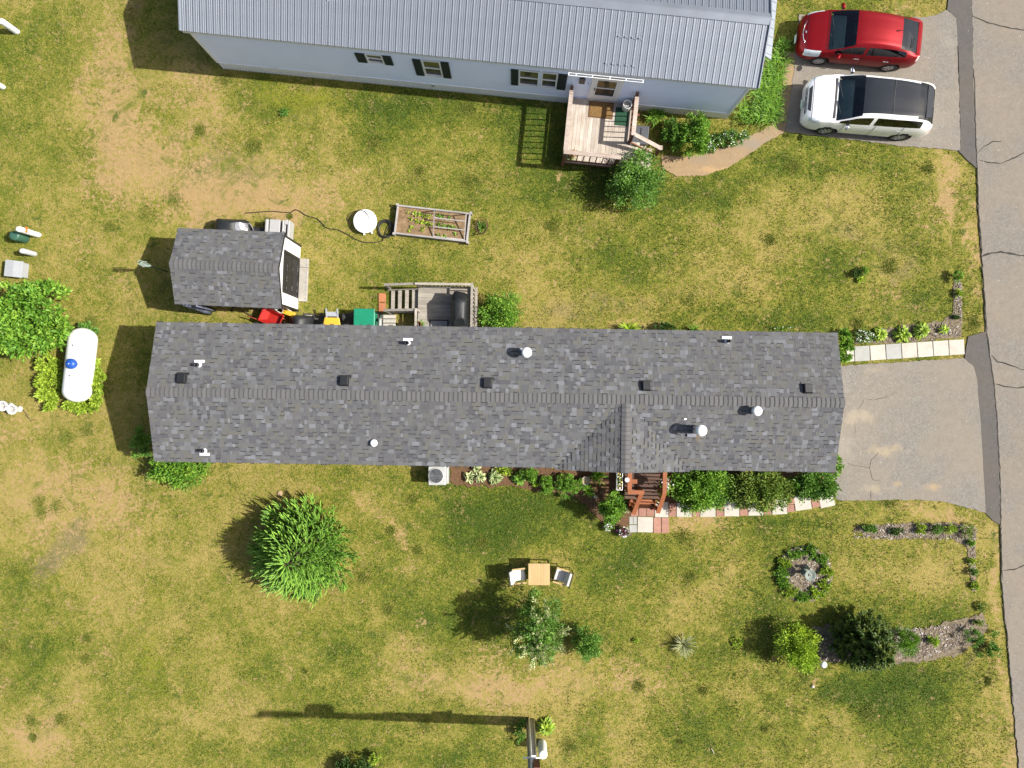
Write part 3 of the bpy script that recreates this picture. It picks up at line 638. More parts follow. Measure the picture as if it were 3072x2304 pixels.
# ribbed skirting
sk2 = MB(); sk2.box(-9.72, 9.72, -1.955, -1.93, -.02, .56); x = -9.70
while x < 9.7:
    sk2.box(x, x+.05, -1.972, -1.955, -.02, .535); x += .1
sk2.box(-9.74, 9.74, -1.992, -1.955, .535, .56); sk2.box(-9.72, -9.70, -1.93, 1.9, -.02, .55); sk2.box(9.70, 9.72, -1.93, 1.9, -.02, .55); sk2.box(-9.72, 9.72, 1.93, 1.955, -.02, .56)
sk2.build('skirting', M['white'], blue)
MB().box(-1.62, -1.5, -1.985, -1.972, .3, .4).build('skirt_vent', M['grey_plastic'], blue)
MB().box(3.62, 3.72, -1.99, -1.97, .78, .84).build('outlet_box', M['grey_plastic'], blue)
def sash(parent, x0, x1, z0, z1, y, f=-1):
    fr = MB(); w = .045
    for a in ((x0, x0+w, z0, z1), (x1-w, x1, z0, z1), (x0+w, x1-w, z0, z0+w), (x0+w, x1-w, z1-w, z1)): fr.box(a[0], a[1], y-.035, y+.06, a[2], a[3])
    zm = (z0+z1)/2; fr.box(x0+w, x1-w, y-.02, y+.02, zm-.022, zm+.022)
    o = fr.build('window', trimw, parent)
    MB().box(x0+w, x1-w, y+.012, y+.016, zm+.022, z1-w).build('pane', glass_up, o)
    MB().box(x0+w, x1-w, y+.03, y+.034, z0+w, zm-.022).build('pane', glass_lo, o)
glass_up = mat('upper_window_pane', (.085, .075, .04), .06, .5, 2.5, spec=.7)  # brownish green reflection put into the pane's own colour
glass_lo = mat('lower_screened_pane', (.035, .035, .032), .25, .3, 3, spec=.4)
for i, (x0, x1, z0, z1) in enumerate(OPEN[:4]): sash(blue, x0, x1, z0, z1, -1.955)
for x0, x1, z0, z1 in ((-4.08, -3.75, 1.84, 2.53), (-3.10, -2.80, 1.84, 2.53), (-2.06, -1.77, 1.22, 2.5), (-1.06, -.77, 1.22, 2.5), (1.42, 1.68, 1.2, 2.48), (3.10, 3.42, 1.2, 2.48)):
    s = MB().box(x0, x1, -2.0, -1.972, z0, z1).build('shutter', shut, blue)
    sl_ = MB(); z = z0+.05
    while z < z1-.05:
        sl_.box(x0+.03, x1-.03, -2.008, -2.0, z, z+.025); z += .05
    sl_.build('louvre', shut, s)
# front door
fr = MB()
for a in ((4.30, 4.42, .60, 2.56), (5.30, 5.42, .60, 2.56), (4.42, 5.30, 2.46, 2.56)): fr.box(a[0], a[1], -2.0, -1.93, a[2], a[3])
dr = fr.build('door_frame', trimw, blue)
MB().box(4.42, 4.52, -1.985, -1.945, .60, 2.46).box(5.20, 5.30, -1.985, -1.945, .60, 2.46).box(4.52, 5.20, -1.985, -1.945, .60, 1.0).box(4.52, 5.20, -1.985, -1.945, 2.3, 2.46).box(4.52, 5.20, -1.985, -1.945, 1.63, 1.67).build('door', trimw, dr)
MB().box(4.52, 5.20, -1.965, -1.96, 1.67, 2.3).build('pane', glass_up, dr); MB().box(4.52, 5.20, -1.965, -1.96, 1.0, 1.63).build('pane', glass_lo, dr)
MB().box(4.455, 4.49, -2.03, -1.985, 1.5, 1.65).build('handle', M['black'], dr)
lm = MB().box(3.86, 4.06, -2.03, -1.975, 1.95, 2.3); lm.add([(3.86, -2.03, 2.3), (4.06, -2.03, 2.3), (3.96, -2.03, 2.4), (3.86, -1.975, 2.3), (4.06, -1.975, 2.3), (3.96, -1.975, 2.4)], [(0, 1, 2), (5, 4, 3), (0, 2, 5, 3), (1, 4, 5, 2)])
lm.build('wall_lantern', M['black'], blue); MB().box(4.19, 4.21, -1.99, -1.972, 1.9, 1.98).build('doorbell', M['black'], blue)
# white slotted gutter over the door
gt = MB(); gt.box(3.42, 6.02, -2.215, -2.20, 2.95, 2.98); gt.box(3.42, 6.02, -2.13, -2.115, 2.95, 2.98)
for x in (3.42, 3.68, 4.24, 4.84, 5.4, 5.98): gt.box(x, x+.025, -2.20, -2.13, 2.955, 2.975)
gt.build('door_gutter', M['white'], blue)
# metal roof: every rib-to-rib panel is its own piece
metal = mat('grey_blue_metal_roof', (.236, .264, .305), .38, .09, .8, metal=.45, spec=.5, dirt=((.20, .21, .22), .9, .5))
und = MB(); ps = (NRZ-NE_)/NY
for s in (-1, 1):
    P = [(-NX+.03, s*(NY-.02), NE_-.045), (NX-.03, s*(NY-.02), NE_-.045), (NX-.03, 0, NRZ-.045), (-NX+.03, 0, NRZ-.045)]
    und.add(P, [(0, 1, 2, 3) if s < 0 else (3, 2, 1, 0)])
und.box(-NX+.03, NX-.03, -NY+.02, -NY+.05, NE_-.18, NE_-.05); und.box(-NX+.03, NX-.03, NY-.05, NY-.02, NE_-.18, NE_-.05)
mroof = und.build('roof', mat('roof_fascia', (.62, .64, .66), .5, .05), blue)
pw = .2286; npan = int(2*NX/pw); pw = 2*NX/npan
prof = [(0, .002), (.012, .026), (.034, .026), (.048, .002), (.095, .002), (.103, .011), (.115, .011), (.123, .002), (.160, .002), (.168, .011), (.180, .011), (.188, .002), (pw, .002)]
def panel_mesh(s):
    vs = []
    for (x, z) in prof: vs += [(x, s*NY, NE_+z), (x, s*.10, NRZ-ps*.10+z)]
    n = len(prof); fs = []
    for i in range(n-1):
        q = (2*i, 2*i+2, 2*i+3, 2*i+1); fs.append(q if s < 0 else q[::-1])
    b = len(vs)                                        # closed eave end
    vs += [(x, s*(NY+.001), NE_-.02) for x, z in prof]
    for i in range(n-1):
        q = (2*i, b+i, b+i+1, 2*i+2); fs.append(q if s < 0 else q[::-1])
    me = bpy.data.meshes.new('roof_panel'); me.from_pydata(vs, [], fs); return me
for s in (-1, 1):
    me = panel_mesh(s)
    for k in range(npan):
        o = link('roof_panel', me, metal, mroof); o.location = (-NX+k*pw, 0, 0)
rc = MB(); w = .20
rc.add([(-NX-.02, -w, NRZ-ps*w+.042), (NX+.02, -w, NRZ-ps*w+.042), (NX+.02, -.03, NRZ+.05), (-NX-.02, -.03, NRZ+.05), (-NX-.02, .03, NRZ+.05), (NX+.02, .03, NRZ+.05), (-NX-.02, w, NRZ-ps*w+.042), (NX+.02, w, NRZ-ps*w+.042),
        (-NX-.02, -w, NRZ-ps*w), (NX+.02, -w, NRZ-ps*w), (-NX-.02, w, NRZ-ps*w), (NX+.02, w, NRZ-ps*w)], [(0, 1, 2, 3), (3, 2, 5, 4), (4, 5, 7, 6), (8, 9, 1, 0), (6, 7, 11, 10)])
rc.build('ridge_cap', metal, mroof)
rk = MB()
for sx in (-1, 1):
    for s in (-1, 1):
        rk.bar((sx*(NX+.0), s*(NY), NE_+.0), (sx*(NX+.0), s*.02, NRZ+.0), .035, .11)
rk.build('rake_trim', metal, mroof)
# pent roof on the east end
pn = MB(); x0 = NX-.06; y0, y1 = -.95, 1.9
pn.add([(x0, y0+.1, 3.12), (x0+.46, y0, 2.9), (x0+.46, y1, 2.9), (x0, y1, 3.12), (x0, y0+.1, 3.07), (x0+.46, y0, 2.86), (x0+.46, y1, 2.86), (x0, y1, 3.07)], [(0, 1, 2, 3), (7, 6, 5, 4), (0, 4, 5, 1), (1, 5, 6, 2), (2, 6, 7, 3)])
pr = pn.build('pent_roof', metal, blue); y = y0+.15
while y < y1:
    MB().bar((x0+.01, y+.02, 3.13), (x0+.455, y, 2.91), .02, .022).build('seam', metal, pr); y += .3
pw2 = MB().box(9.7, 10.2, -.72, 1.7, .05, 2.84).build('bay_wall', bluesid, blue)
# snow guards and vent pipe
for x, y in [(4.95, -.95), (5.18, -.95), (5.41, -.95), (5.64, -.95)]+[(4.62+.23*k, -1.78) for k in range(5)]:
    z = NRZ-ps*abs(y); MB().box(x, x+.03, y-.025, y+.025, z+.03, z+.06).box(x+.09, x+.115, y-.05, y-.02, z+.002, z+.03).build('snow_guard', M['galv'], mroof)
lx, ly = -4.87, -.57
z = NRZ-ps*abs(ly); v = MB().add([(lx-.16, ly, z+.01), (lx, ly-.19, z-.04), (lx+.16, ly, z+.01), (lx, ly+.19, z+.07), (lx-.16, ly, z+.045), (lx, ly-.19, z-.0), (lx+.16, ly, z+.045), (lx, ly+.19, z+.105)], [(4, 5, 6, 7), (0, 1, 5, 4), (1, 2, 6, 5), (2, 3, 7, 6), (3, 0, 4, 7)]).build('pipe_flashing', M['white'], mroof)
MB().lathe([(.11, .03), (.09, .12), (.05, .14)], 14, (lx, ly, z)).build('pipe_boot', M['black'], v, True); MB().lathe([(.05, 0), (.05, .3)], 14, (lx, ly, z)).build('vent_pipe', M['white'], v, True)

# ------------------------------------------------------------------ shed
shed = thing('garden_shed', 'small shed with grey shingle roof, white front and black double doors', 'shed', (-10.1, 4.19, 0), -2.4)
def sw(x, y):
    c, s = math.cos(rad(-2.4)), math.sin(rad(-2.4)); return (-10.1+x*c-y*s, 4.19+x*s+y*c)
EXCL.append([sw(*p) for p in ((-1.85, -1.25), (1.92, -1.25), (1.92, 1.18), (-1.85, 1.18))])
SX0, SX1, SY, SE, SR = -1.9, 1.92, 1.36, 1.93, 2.45; sc = -.05
shw = mat('shed_siding', (.72, .72, .70), .6, .05, 2)
MB().box(-1.8, 1.86, sc-1.2, sc-1.13, 0, 1.95).box(-1.8, 1.86, sc+1.13, sc+1.2, 0, 1.95).box(-1.8, -1.73, sc-1.13, sc+1.13, 0, 1.95).build('wall', shw, shed)
fw = MB().box(1.86, 1.92, sc-1.2, sc-.70, 0, 1.95).box(1.86, 1.92, sc+.68, sc+1.2, 0, 1.95)
fw.add([(1.86, sc-1.2, 1.95), (1.86, sc+1.2, 1.95), (1.86, sc, 2.4), (1.92, sc-1.2, 1.95), (1.92, sc+1.2, 1.95), (1.92, sc, 2.4)], [(0, 1, 2), (5, 4, 3), (0, 3, 4, 1), (1, 4, 5, 2), (2, 5, 3, 0)])
fw.build('wall', M['white'], shed)
tr = mat('black_trim', (.014, .014, .014), .6, .3, 12)
MB().box(1.92, 1.945, sc-.78, sc-.68, .02, 1.93).box(1.92, 1.945, sc+.66, sc+.76, .02, 1.93).box(1.92, 1.945, sc-.68, sc+.66, 1.83, 1.93).box(1.925, 1.955, sc-1.27, sc-1.2, 0, 1.93).box(1.925, 1.955, sc+1.2, sc+1.27, 0, 1.93).build('door_trim', tr, shed)
dm = wood('black_painted_boards', (.022, .021, .02), (.012, .012, .012), .6, .1, 'z')
for s in (0, 1):
    y0 = sc-.675+s*.668; d = MB().box(1.905, 1.925, y0, y0+.662, .05, 1.82).build('door', dm, shed)
    for z in (.25, .85, 1.5): MB().box(1.925, 1.943, y0+.02, y0+.64, z, z+.09).build('door_batten', dm, d)
    for z in (.3, .9, 1.55):
        for k in range(3):
            yy = y0+.05+R.random()*.45; MB().box(1.943, 1.946, yy, yy+R.uniform(.04, .14), z-.005, z+.012).build('worn_patch', M['grey_plastic'], d)
rfm = MB()
for s in (-1, 1):
    P = [(SX0, sc+s*SY, SE), (SX1, sc+s*SY, SE), (SX1, sc, SR), (SX0, sc, SR)]
    P2 = [(x, y, z-.04) for x, y, z in P]; fl = [(0, 1, 2, 3), (7, 6, 5, 4), (0, 4, 5, 1), (1, 5, 6, 2), (3, 7, 4, 0)]
    rfm.add(P+P2, fl if s < 0 else [q[::-1] for q in fl])
sroof = rfm.build('roof', deckm, shed); sln = math.hypot(SY, SR-SE)
pk = [shingle_plane(sroof, (SX1, sc+SY, SE), (-1, 0, 0), (0, -SY, SR-SE), SX1-SX0, sln, lambda v: [(0, SX1-SX0)], seed=13, keep=60),
      shingle_plane(sroof, (SX0, sc-SY, SE), (1, 0, 0), (0, SY, SR-SE), SX1-SX0, sln, lambda v: [(0, SX1-SX0)], seed=14, keep=60)]
stuff_shingles(sroof, pk)
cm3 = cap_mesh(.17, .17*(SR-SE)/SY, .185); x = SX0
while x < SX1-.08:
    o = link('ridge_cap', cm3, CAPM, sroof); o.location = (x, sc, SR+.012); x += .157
MB().bar((SX1+.005, sc-SY, SE-.05), (SX1+.005, sc, SR-.05), .02, .1).bar((SX1+.005, sc+SY, SE-.05), (SX1+.005, sc, SR-.05), .02, .1).build('rake_board', tr, shed)

# ------------------------------------------------------------------ decks
graywood = wood('weathered_grey_boards', (.36, .33, .285), (.17, .15, .125), .85, .16, 'x')
palewood = wood('bleached_boards', (.50, .455, .40), (.27, .21, .16), .85, .15, 'y')
palerail = wood('bleached_rail', (.46, .40, .35), (.25, .18, .14), .85, .1, 'x')
postm = wood('stained_post', (.17, .075, .045), (.10, .045, .03), .8, .15, 'z')
redwood = wood('red_stained_boards', (.30, .105, .042), (.20, .065, .028), .65, .1, 'x')
browndeck = wood('brown_deck_boards', (.11, .062, .042), (.06, .034, .024), .7, .15, 'x')
# neighbour's deck (local frame of the blue home)
nd_ = thing('wooden_deck', 'bleached grey wooden deck with railing at the blue home\'s front door', 'deck', (-1.254, 13.125, 0), -5.7)
x = 3.60
while x < 6.02:
    MB().box(x, min(x+.138, 6.05), -4.42, -2.0, .56, .60).build('board', palewood, nd_); x += .1425
x = 6.02
while x < 6.42:                                          # boards of the landing towards the steps
    MB().box(x+.002, x+.136, -4.40, -3.42, .555, .595).build('board', palewood, nd_); x += .1425
for k, (xa, z) in enumerate(((6.44, .38), (6.72, .20))): MB().box(xa, xa+.28, -4.36, -3.46, z-.04, z).build('tread', palewood, nd_)
fr = MB().box(3.62, 6.4, -4.41, -4.37, .38, .555).box(3.62, 3.66, -4.37, -2.02, .38, .555).box(6.0, 6.04, -3.4, -2.02, .38, .555).box(6.4, 6.43, -4.37, -3.44, .1, .55)
for x in (3.7, 5.0, 6.3):
    for y in (-4.3, -2.3): fr.box(x-.05, x+.05, y-.05, y+.05, -.02, .38)
fr.build('deck_frame', postm, nd_)
for (x, y, z1) in ((3.64, -4.40, 1.62), (3.64, -2.06, 1.72), (6.02, -2.06, 1.72), (6.02, -3.48, 1.60), (5.6, -4.40, 1.62), (7.12, -3.74, 1.15)):
    MB().box(x-.05, x+.05, y-.05, y+.05, .0 if x > 6.5 else .1, z1).build('post', postm, nd_)
for a, b in (((3.64, -4.45, 1.64), (3.64, -2.14, 1.64)), ((6.02, -3.55, 1.64), (6.02, -2.14, 1.64)), ((3.58, -4.40, 1.66), (5.66, -4.40, 1.66))): MB().bar(a, b, .15, .04).build('rail', palerail, nd_)
MB().bar((6.02, -3.48, 1.60), (7.16, -3.76, 1.16), .14, .04).build('rail', palerail, nd_)
MB().box(7.04, 7.2, -3.82, -3.66, 1.15, 1.2).build('post_cap', palerail, nd_)
for a, b in (((3.64, -4.4, .72), (3.64, -2.1, .72)), ((6.02, -3.5, .72), (6.02, -2.1, .72)), ((3.64, -4.40, .72), (5.6, -4.40, .72)), ((6.06, -3.5, .75), (7.1, -3.74, .35))): MB().bar(a, b, .04, .09).build('lower_rail', postm, nd_)
for k in range(8): MB().box(3.86+k*.235, 3.895+k*.235, -4.42, -4.385, .72, 1.64).build('baluster', postm, nd_)
for k in range(6): MB().box(6.0, 6.035, -3.3+k*.2, -3.265+k*.2, .72, 1.62).build('baluster', postm, nd_)
for k in range(9): MB().box(3.625, 3.66, -4.2+k*.22, -4.165+k*.22, .72, 1.62).build('baluster', postm, nd_)
def onb(name, label, cat, x, y, z=0, rz=0, group=None):
    p = bw(x, y); return thing(name, label, cat, (*p, z), -5.7+rz, group)
t = onb('doormat', 'brown coir doormat in front of the neighbour\'s white door', 'doormat', 4.86, -2.35, .60); MB().box(-.42, .42, -.27, .27, .002, .018).build('pile', mat('coir', (.17, .095, .03), .95, .35, 20), t); MB().box(-.46, .46, -.31, .31, .001, .008).build('edging', M['mulchbrown'], t)
t = onb('doormat', 'plain green mat beside the white pot on the neighbour\'s deck', 'doormat', 5.66, -2.52, .60); MB().box(-.24, .24, -.33, .33, .002, .016).build('pile', mat('green_mat', (.012, .055, .028), .95, .2, 30), t); MB().box(-.25, .25, -.34, .34, .001, .006).build('edging', M['black'], t)
t = onb('plant_pot', 'tall white cylindrical pot on the green mat of the neighbour\'s deck', 'pot', 5.78, -2.2, .616); MB().lathe([(.12, 0), (.15, .02), (.165, .4), (.17, .42), (.15, .42), (.14, .33)], 20, cap=False).lathe([(.02, 0), (.12, 0)], 20, (0, 0, .002)).build('body', M['plastic_white'], t, True); MB().lathe([(.02, .34), (.145, .34)], 18).build('lid', M['grey_plastic'], t)
t = onb('storage_tote', 'dark grey plastic storage box beside the neighbour\'s deck steps', 'storage box', 6.44, -3.10, 0); MB().box(-.28, .28, -.33, .33, 0, .5).build('body', M['grey_plastic'], t, bevel=.03); l = MB().box(-.3, .3, -.35, .35, .505, .56).build('lid', mat('charcoal_lid', (.06, .065, .075), .5, .1), t, bevel=.02); MB().box(-.02, .02, -.25, .25, .56, .572).build('lid_rib', M['black'], l)

# back deck of the near home
bd = thing('wooden_deck', 'small grey wooden back deck with steps and railing behind the shingled home', 'deck', (-2.5, 1.83, 0), -.91)
def box3(n, m, *a): return MB().box(*a).build(n, m, bd)
y = .02
while y < 1.72:
    box3('board', graywood, -1.05, 1.05, y, y+.136, .58, .62); y += .1405
box3('deck_frame', graywood, -1.05, 1.05, 1.745, 1.785, .40, .575); box3('deck_frame', graywood, -1.05, -1.01, .05, 1.74, .40, .575); box3('deck_frame', graywood, 1.01, 1.05, .05, 1.74, .40, .575)
for k in range(4):
    xx = -1.28-k*.285; zz = .47-k*.125
    box3('tread', graywood, xx-.02, xx+.12, .92, 1.72, zz-.035, zz); box3('tread', graywood, xx+.13, xx+.235, .92, 1.72, zz-.035, zz-.003) if k < 1 else None
for yy in (.88, 1.73): MB().bar((-2.25, yy, .05), (-1.06, yy, .50), .04, .2).build('stringer', graywood, bd)
for (xx, yy, z0, z1) in ((-1.0, 1.80, 0, 1.52), (1.0, 1.80, 0, 1.52), (-1.0, .86, 0, 1.52), (-2.2, 1.80, 0, 1.08), (-2.2, .86, 0, 1.05), (1.0, .2, 0, 1.5)): box3('post', graywood, xx-.045, xx+.045, yy-.045, yy+.045, z0, z1)
for a, b in (((-1.05, 1.80, 1.54), (1.05, 1.80, 1.54)), ((1.02, 1.86, 1.545), (1.02, .05, 1.545)), ((-1.0, .9, 1.54), (-1.0, .05, 1.54)), ((-2.26, 1.80, 1.1), (-1.04, 1.80, 1.5)), ((-2.26, .86, 1.07), (-1.04, .86, 1.5))): MB().bar(a, b, .085, .035).build('rail', graywood, bd)
for a, b in (((-1.0, 1.78, .76), (1.0, 1.78, .76)), ((1.0, 1.8, .76), (1.0, .05, .76)), ((-1.0, .85, .76), (-1.0, .05, .76))): MB().bar(a, b, .04, .085).build('lower_rail', graywood, bd)
for k in range(13): box3('baluster', graywood, -.87+k*.14, -.835+k*.14, 1.82, 1.85, .70, 1.53)
for k in range(11): box3('baluster', graywood, 1.055, 1.09, .15+k*.15, .185+k*.15, .70, 1.53)
box3('outer_board', graywood, 1.10, 1.19, .05, 1.8, .78, .82)
def onh(name, label, cat, px, py, z, rz=0, group=None, zz=None):
    x, y, _ = g(px, py, z); return thing(name, label, cat, (x, y, z if zz is None else zz), rz, group)
# covered grill on the back deck
def cover(parent, name, m, rows, seed=0):
    """A draped cover lofted through rectangles (z, x0, x1, y0, y1), with creases."""
    rr = random.Random(seed); n = 28; vs = []; fs = []
    for (z, x0, x1, y0, y1) in rows:
        cx, cy, hx, hy = (x0+x1)/2, (y0+y1)/2, (x1-x0)/2, (y1-y0)/2
        for k in range(n):
            a = 2*PI*k/n; c, s = math.cos(a), math.sin(a); e = .38
            w = 1+.05*math.sin(5*a+z*3+seed)+rr.uniform(-.015, .015)
            vs.append((cx+hx*w*math.copysign(abs(c)**e, c), cy+hy*w*math.copysign(abs(s)**e, s), z+rr.uniform(-.006, .006)))
    for i in range(len(rows)-1):
        for k in range(n): fs.append((i*n+k, i*n+(k+1) % n, (i+1)*n+(k+1) % n, (i+1)*n+k))
    fs += [tuple(range((len(rows)-1)*n, len(rows)*n)), tuple(range(n))[::-1]]
    return MB().add(vs, fs).build(name, m, parent, True)
t = thing('covered_grill', 'barbecue grill under a black cover on the grey back deck', 'grill', (-1.92, 2.68, .62), -.91)
cover(t, 'cover', M['tarp'], [(.02, -.30, .30, -.68, .68), (.45, -.31, .31, -.70, .70), (.78, -.30, .30, -.66, .68), (.90, -.26, .26, -.44, .46), (1.06, -.20, .24, -.38, .40), (1.13, -.10, .16, -.30, .33)], 3)
MB().box(-.15, .12, -.75, -.69, .78, .82).build('cover_strap', M['black'], t)
t = thing('doormat', 'black framed grey mat at the back door on the grey deck', 'doormat', (*g(1317, 975, .62)[:2], .62), -.91); MB().box(-.36, .36, -.13, .2, .002, .012).build('edging', M['black'], t); MB().box(-.31, .31, -.12, .15, .013, .018).build('pile', M['grey_plastic'], t)

# front porch of the near home
fp = thing('front_porch', 'small red stained wooden porch with steps below the cross gable', 'porch', (*g(1930, 1412, .5)[:2], 0), -.91)
# local x east, y south is negative; house wall near y=+.35
y = .30
while y > -1.03:
    MB().box(-.70, .62, y-.134, y, .50, .54).build('board', browndeck, fp); y -= .139
MB().box(-.69, .61, -1.075, -1.04, .3, .535).box(-.69, -.65, -1.03, .25, .3, .495).box(.57, .61, -1.03, .25, .3, .495).build('deck_frame', redwood, fp)
MB().box(-.42, .46, -1.26, -1.08, .33, .37).build('tread', redwood, fp); MB().box(-.42, .46, -1.46, -1.27, .15, .19).build('tread', redwood, fp)
MB().bar((-.46, -1.05, .42), (-.46, -1.5, .04), .04, .2).bar((.5, -1.05, .42), (.5, -1.5, .04), .04, .2).build('stringer', redwood, fp)
for (x, y, z0, z1) in ((-.66, -.66, 0, 1.38), (-.66, .2, 0, 1.38), (-.19, -.66, .2, 1.38), (.60, -.66, .2, 1.38), (.60, .2, 0, 1.38), (-.46, -1.46, 0, .98), (.5, -1.42, 0, .98)): MB().box(x-.045, x+.045, y-.045, y+.045, z0, z1).build('post', redwood, fp)
for a, b in (((-.66, -.72, 1.40), (-.66, .25, 1.40)), ((-.73, -.68, 1.425), (-.13, -.68, 1.425)), ((.62, -.72, 1.40), (.62, .25, 1.40)), ((-.21, -.70, 1.39), (-.44, -1.56, 1.0)), ((.62, -.72, 1.385), (.47, -1.5, 1.0))): MB().bar(a, b, .15, .04).build('rail', redwood, fp)
for k in range(5):
    f = (k+.5)/5; MB().box(-.24-.2*f-.02, -.24-.2*f+.02, -.72-.75*f-.02, -.72-.75*f+.02, .42-.2*f, 1.36-.4*f).build('baluster', redwood, fp)
    MB().box(.6-.1*f-.02, .6-.1*f+.02, -.72-.7*f-.02, -.72-.7*f+.02, .42-.2*f, 1.36-.4*f).build('baluster', redwood, fp)
for k in range(6): MB().box(-.69, -.655, -.5+k*.13, -.465+k*.13, .5, 1.38).build('baluster', redwood, fp); MB().box(.60, .635, -.5+k*.13, -.465+k*.13, .5, 1.38).build('baluster', redwood, fp)
MB().box(-.62, -.28, -.45, -.29, .80, .84).build('side_shelf', redwood, fp)

# ------------------------------------------------------------------ stone walks (each stone is a piece)
def stone(name, m, parent, px0, py0, px1, py1, rz=0, z=.035, th=.06):
    x0, y0, _ = g(px0, py0, z); x1, y1, _ = g(px1, py1, z)
    mb = MB().box(min(x0, x1), max(x0, x1), min(y0, y1), max(y0, y1), z-th, z, rz=rz)
    return mb.build(name, m, parent, bevel=.006)
walk = bpy.data.objects.new('side_walk', None); COL.objects.link(walk); walk['kind'] = 'structure'
for k in range(8):
    x0 = 2540+k*47.5 if k else 2542; w = 45.5 if k else 20; xa = 2517+k*47.3
    if k == 0: xa = 2541
    py = 1062-(xa-2540)*.0665; m = M['slab'] if k in (0, 2, 4, 5, 6, 7) else M['greyslab']
    stone('slab', M['greyslab'] if k in (1, 3) else M['slab'], walk, xa, py-22.5, xa+(45 if k else 21), py+22.5, rz=3.8+R.uniform(-.8, .8))
EXCL.append(gp([(2530,1040),(2898,1012),(2900,1060),(2530,1088)]))
fw_ = bpy.data.objects.new('front_walk', None); COL.objects.link(fw_); fw_['kind'] = 'structure'
for i, (x0, x1, y0, y1, rz) in enumerate([(1965,2005,1506,1552,0),(2030,2075,1508,1551,0),(2101,2147,1506,1551,0),(2173,2218,1505,1549,0),(2245,2290,1503,1547,1),(2316,2361,1499,1543,3),(2384,2433,1486,1530,8),(2458,2502,1477,1521,12),(1913,1959,1551,1597,-1)]):
    stone('slab', M['slab'], fw_, x0, y0, x1, y1, rz)
for (x0, x1, y0, y1, rz) in [(2007,2028,1510,1529,0),(2007,2028,1531,1550,0),(2077,2099,1509,1528,0),(2077,2099,1530,1550,0),(2149,2171,1508,1527,0),(2149,2171,1529,1549,0),(2220,2243,1506,1525,1),(2220,2243,1527,1547,1),(2292,2314,1503,1522,2),(2292,2314,1524,1544,2),(2362,2383,1493,1513,6),(2362,2383,1515,1536,6),(2434,2457,1479,1499,10),(2436,2459,1501,1522,10),
                             (1893,1915,1526,1549,0),(1917,1939,1525,1549,0),(1940,1963,1525,1549,0),(1961,1983,1553,1599,0),(1985,2007,1553,1599,0)]:
    stone('paver', M['redpaver'], fw_, x0, y0, x1, y1, rz)
for (x0, x1, y0, y1) in [(1888,1899,1550,1573),(1900,1911,1550,1573),(1888,1911,1575,1597)]: stone('paver', M['greyslab'], fw_, x0, y0, x1, y1)
EXCL.append(gp([(1885,1500),(2000,1500),(2300,1500),(2440,1478),(2505,1470),(2508,1520),(2380,1540),(2300,1550),(2010,1556),(2010,1602),(1885,1602)]))
st = thing('step_stones', 'two terracotta paving blocks laid on the grass at the foot of the back steps', 'paving block', g(1147, 908))
for y0, y1 in ((.02, .36), (-.37, -.01)): MB().box(-.135, .135, y0, y1, -.02, .04).build('block', M['terracotta'], st, bevel=.006)
rp = thing('door_step', 'long pale concrete step in front of the black shed doors', 'step', (*sw(2.14, -.02), 0), -2.4)
for y0, y1 in ((-.92, .38), (.39, .72)):
    b = MB().box(-.19, .13, y0, y1, -.02, .13).build('block', M['concrete'], rp, bevel=.01); n = int((y1-y0)/.16)
    for k in range(n): MB().box(.055, .10, y0+.05+k*.16, y0+.15+k*.16, .13, .1325).build('groove', M['grey_plastic'], b)

# ------------------------------------------------------------------ planting beds
def bed(name, px, m, z=.02, jit=.09, sub=.12, grass=False):
    o = sheet(name, px, z, m, sub, jit, excl=False)
    if grass: return o
    cx = sum(a for a, b in px)/len(px); cy = sum(b for a, b in px)/len(px); q = gp(px); n = len(q); r = []
    for i in range(n):                                   # grass creeps a hand's width over the edge
        a, b, c = q[i-1], q[i], q[(i+1) % n]; t = (c[0]-a[0], c[1]-a[1]); L = math.hypot(*t) or 1; s = .2
        nn = (-t[1]/L*s, t[0]/L*s); cand = (b[0]+nn[0], b[1]+nn[1])
        if not inpoly(np.array(cand[0]), np.array(cand[1]), q): cand = (b[0]-nn[0], b[1]-nn[1])
        r.append(cand)
    EXCL.append(r)
    return o
bed('mulch_bed', [(1352,1395),(1900,1405),(1890,1500),(1898,1560),(1880,1600),(1845,1600),(1800,1560),(1740,1500),(1715,1485),(1660,1478),(1560,1462),(1352,1455)], M['mulchbrown'])
bed('mulch_bed', [(2000,1405),(2500,1410),(2504,1480),(2440,1480),(2380,1492),(2300,1505),(2000,1512)], M['mulchbrown'])
bed('mulch_bed', [(2560,1030),(2590,1000),(2660,985),(2760,972),(2830,962),(2858,940),(2860,880),(2858,838),(2882,832),(2886,900),(2886,985),(2885,1012),(2700,1028)], M['mulchgrey'], .008, .05, .12, True)
bed('mulch_bed', [(2562,1582),(2620,1574),(2760,1568),(2860,1568),(2925,1582),(2926,1680),(2928,1770),(2914,1770),(2902,1640),(2850,1612),(2700,1616),(2600,1610)], M['mulchgrey'], .008, .05, .12, True)
bed('mulch_bed', [(2440,1880),(2560,1870),(2660,1880),(2760,1885),(2880,1860),(2940,1840),(2960,1880),(2920,1930),(2880,1965),(2760,1985),(2660,1995),(2560,1985),(2460,1990)], M['mulchgrey'], .016)
ring_px = [(2413+84*math.cos(a), 1722+84*math.sin(a)) for a in np.linspace(0, 2*PI, 28, endpoint=False)]
bed('mulch_bed', ring_px, M['mulchgrey'], .016, .04)
bed('gravel_patch', [(905,945),(1060,938),(1180,940),(1185,985),(900,985)], mat('dark_weed_mat', (.045, .042, .036), .95, .35, 8), .01)
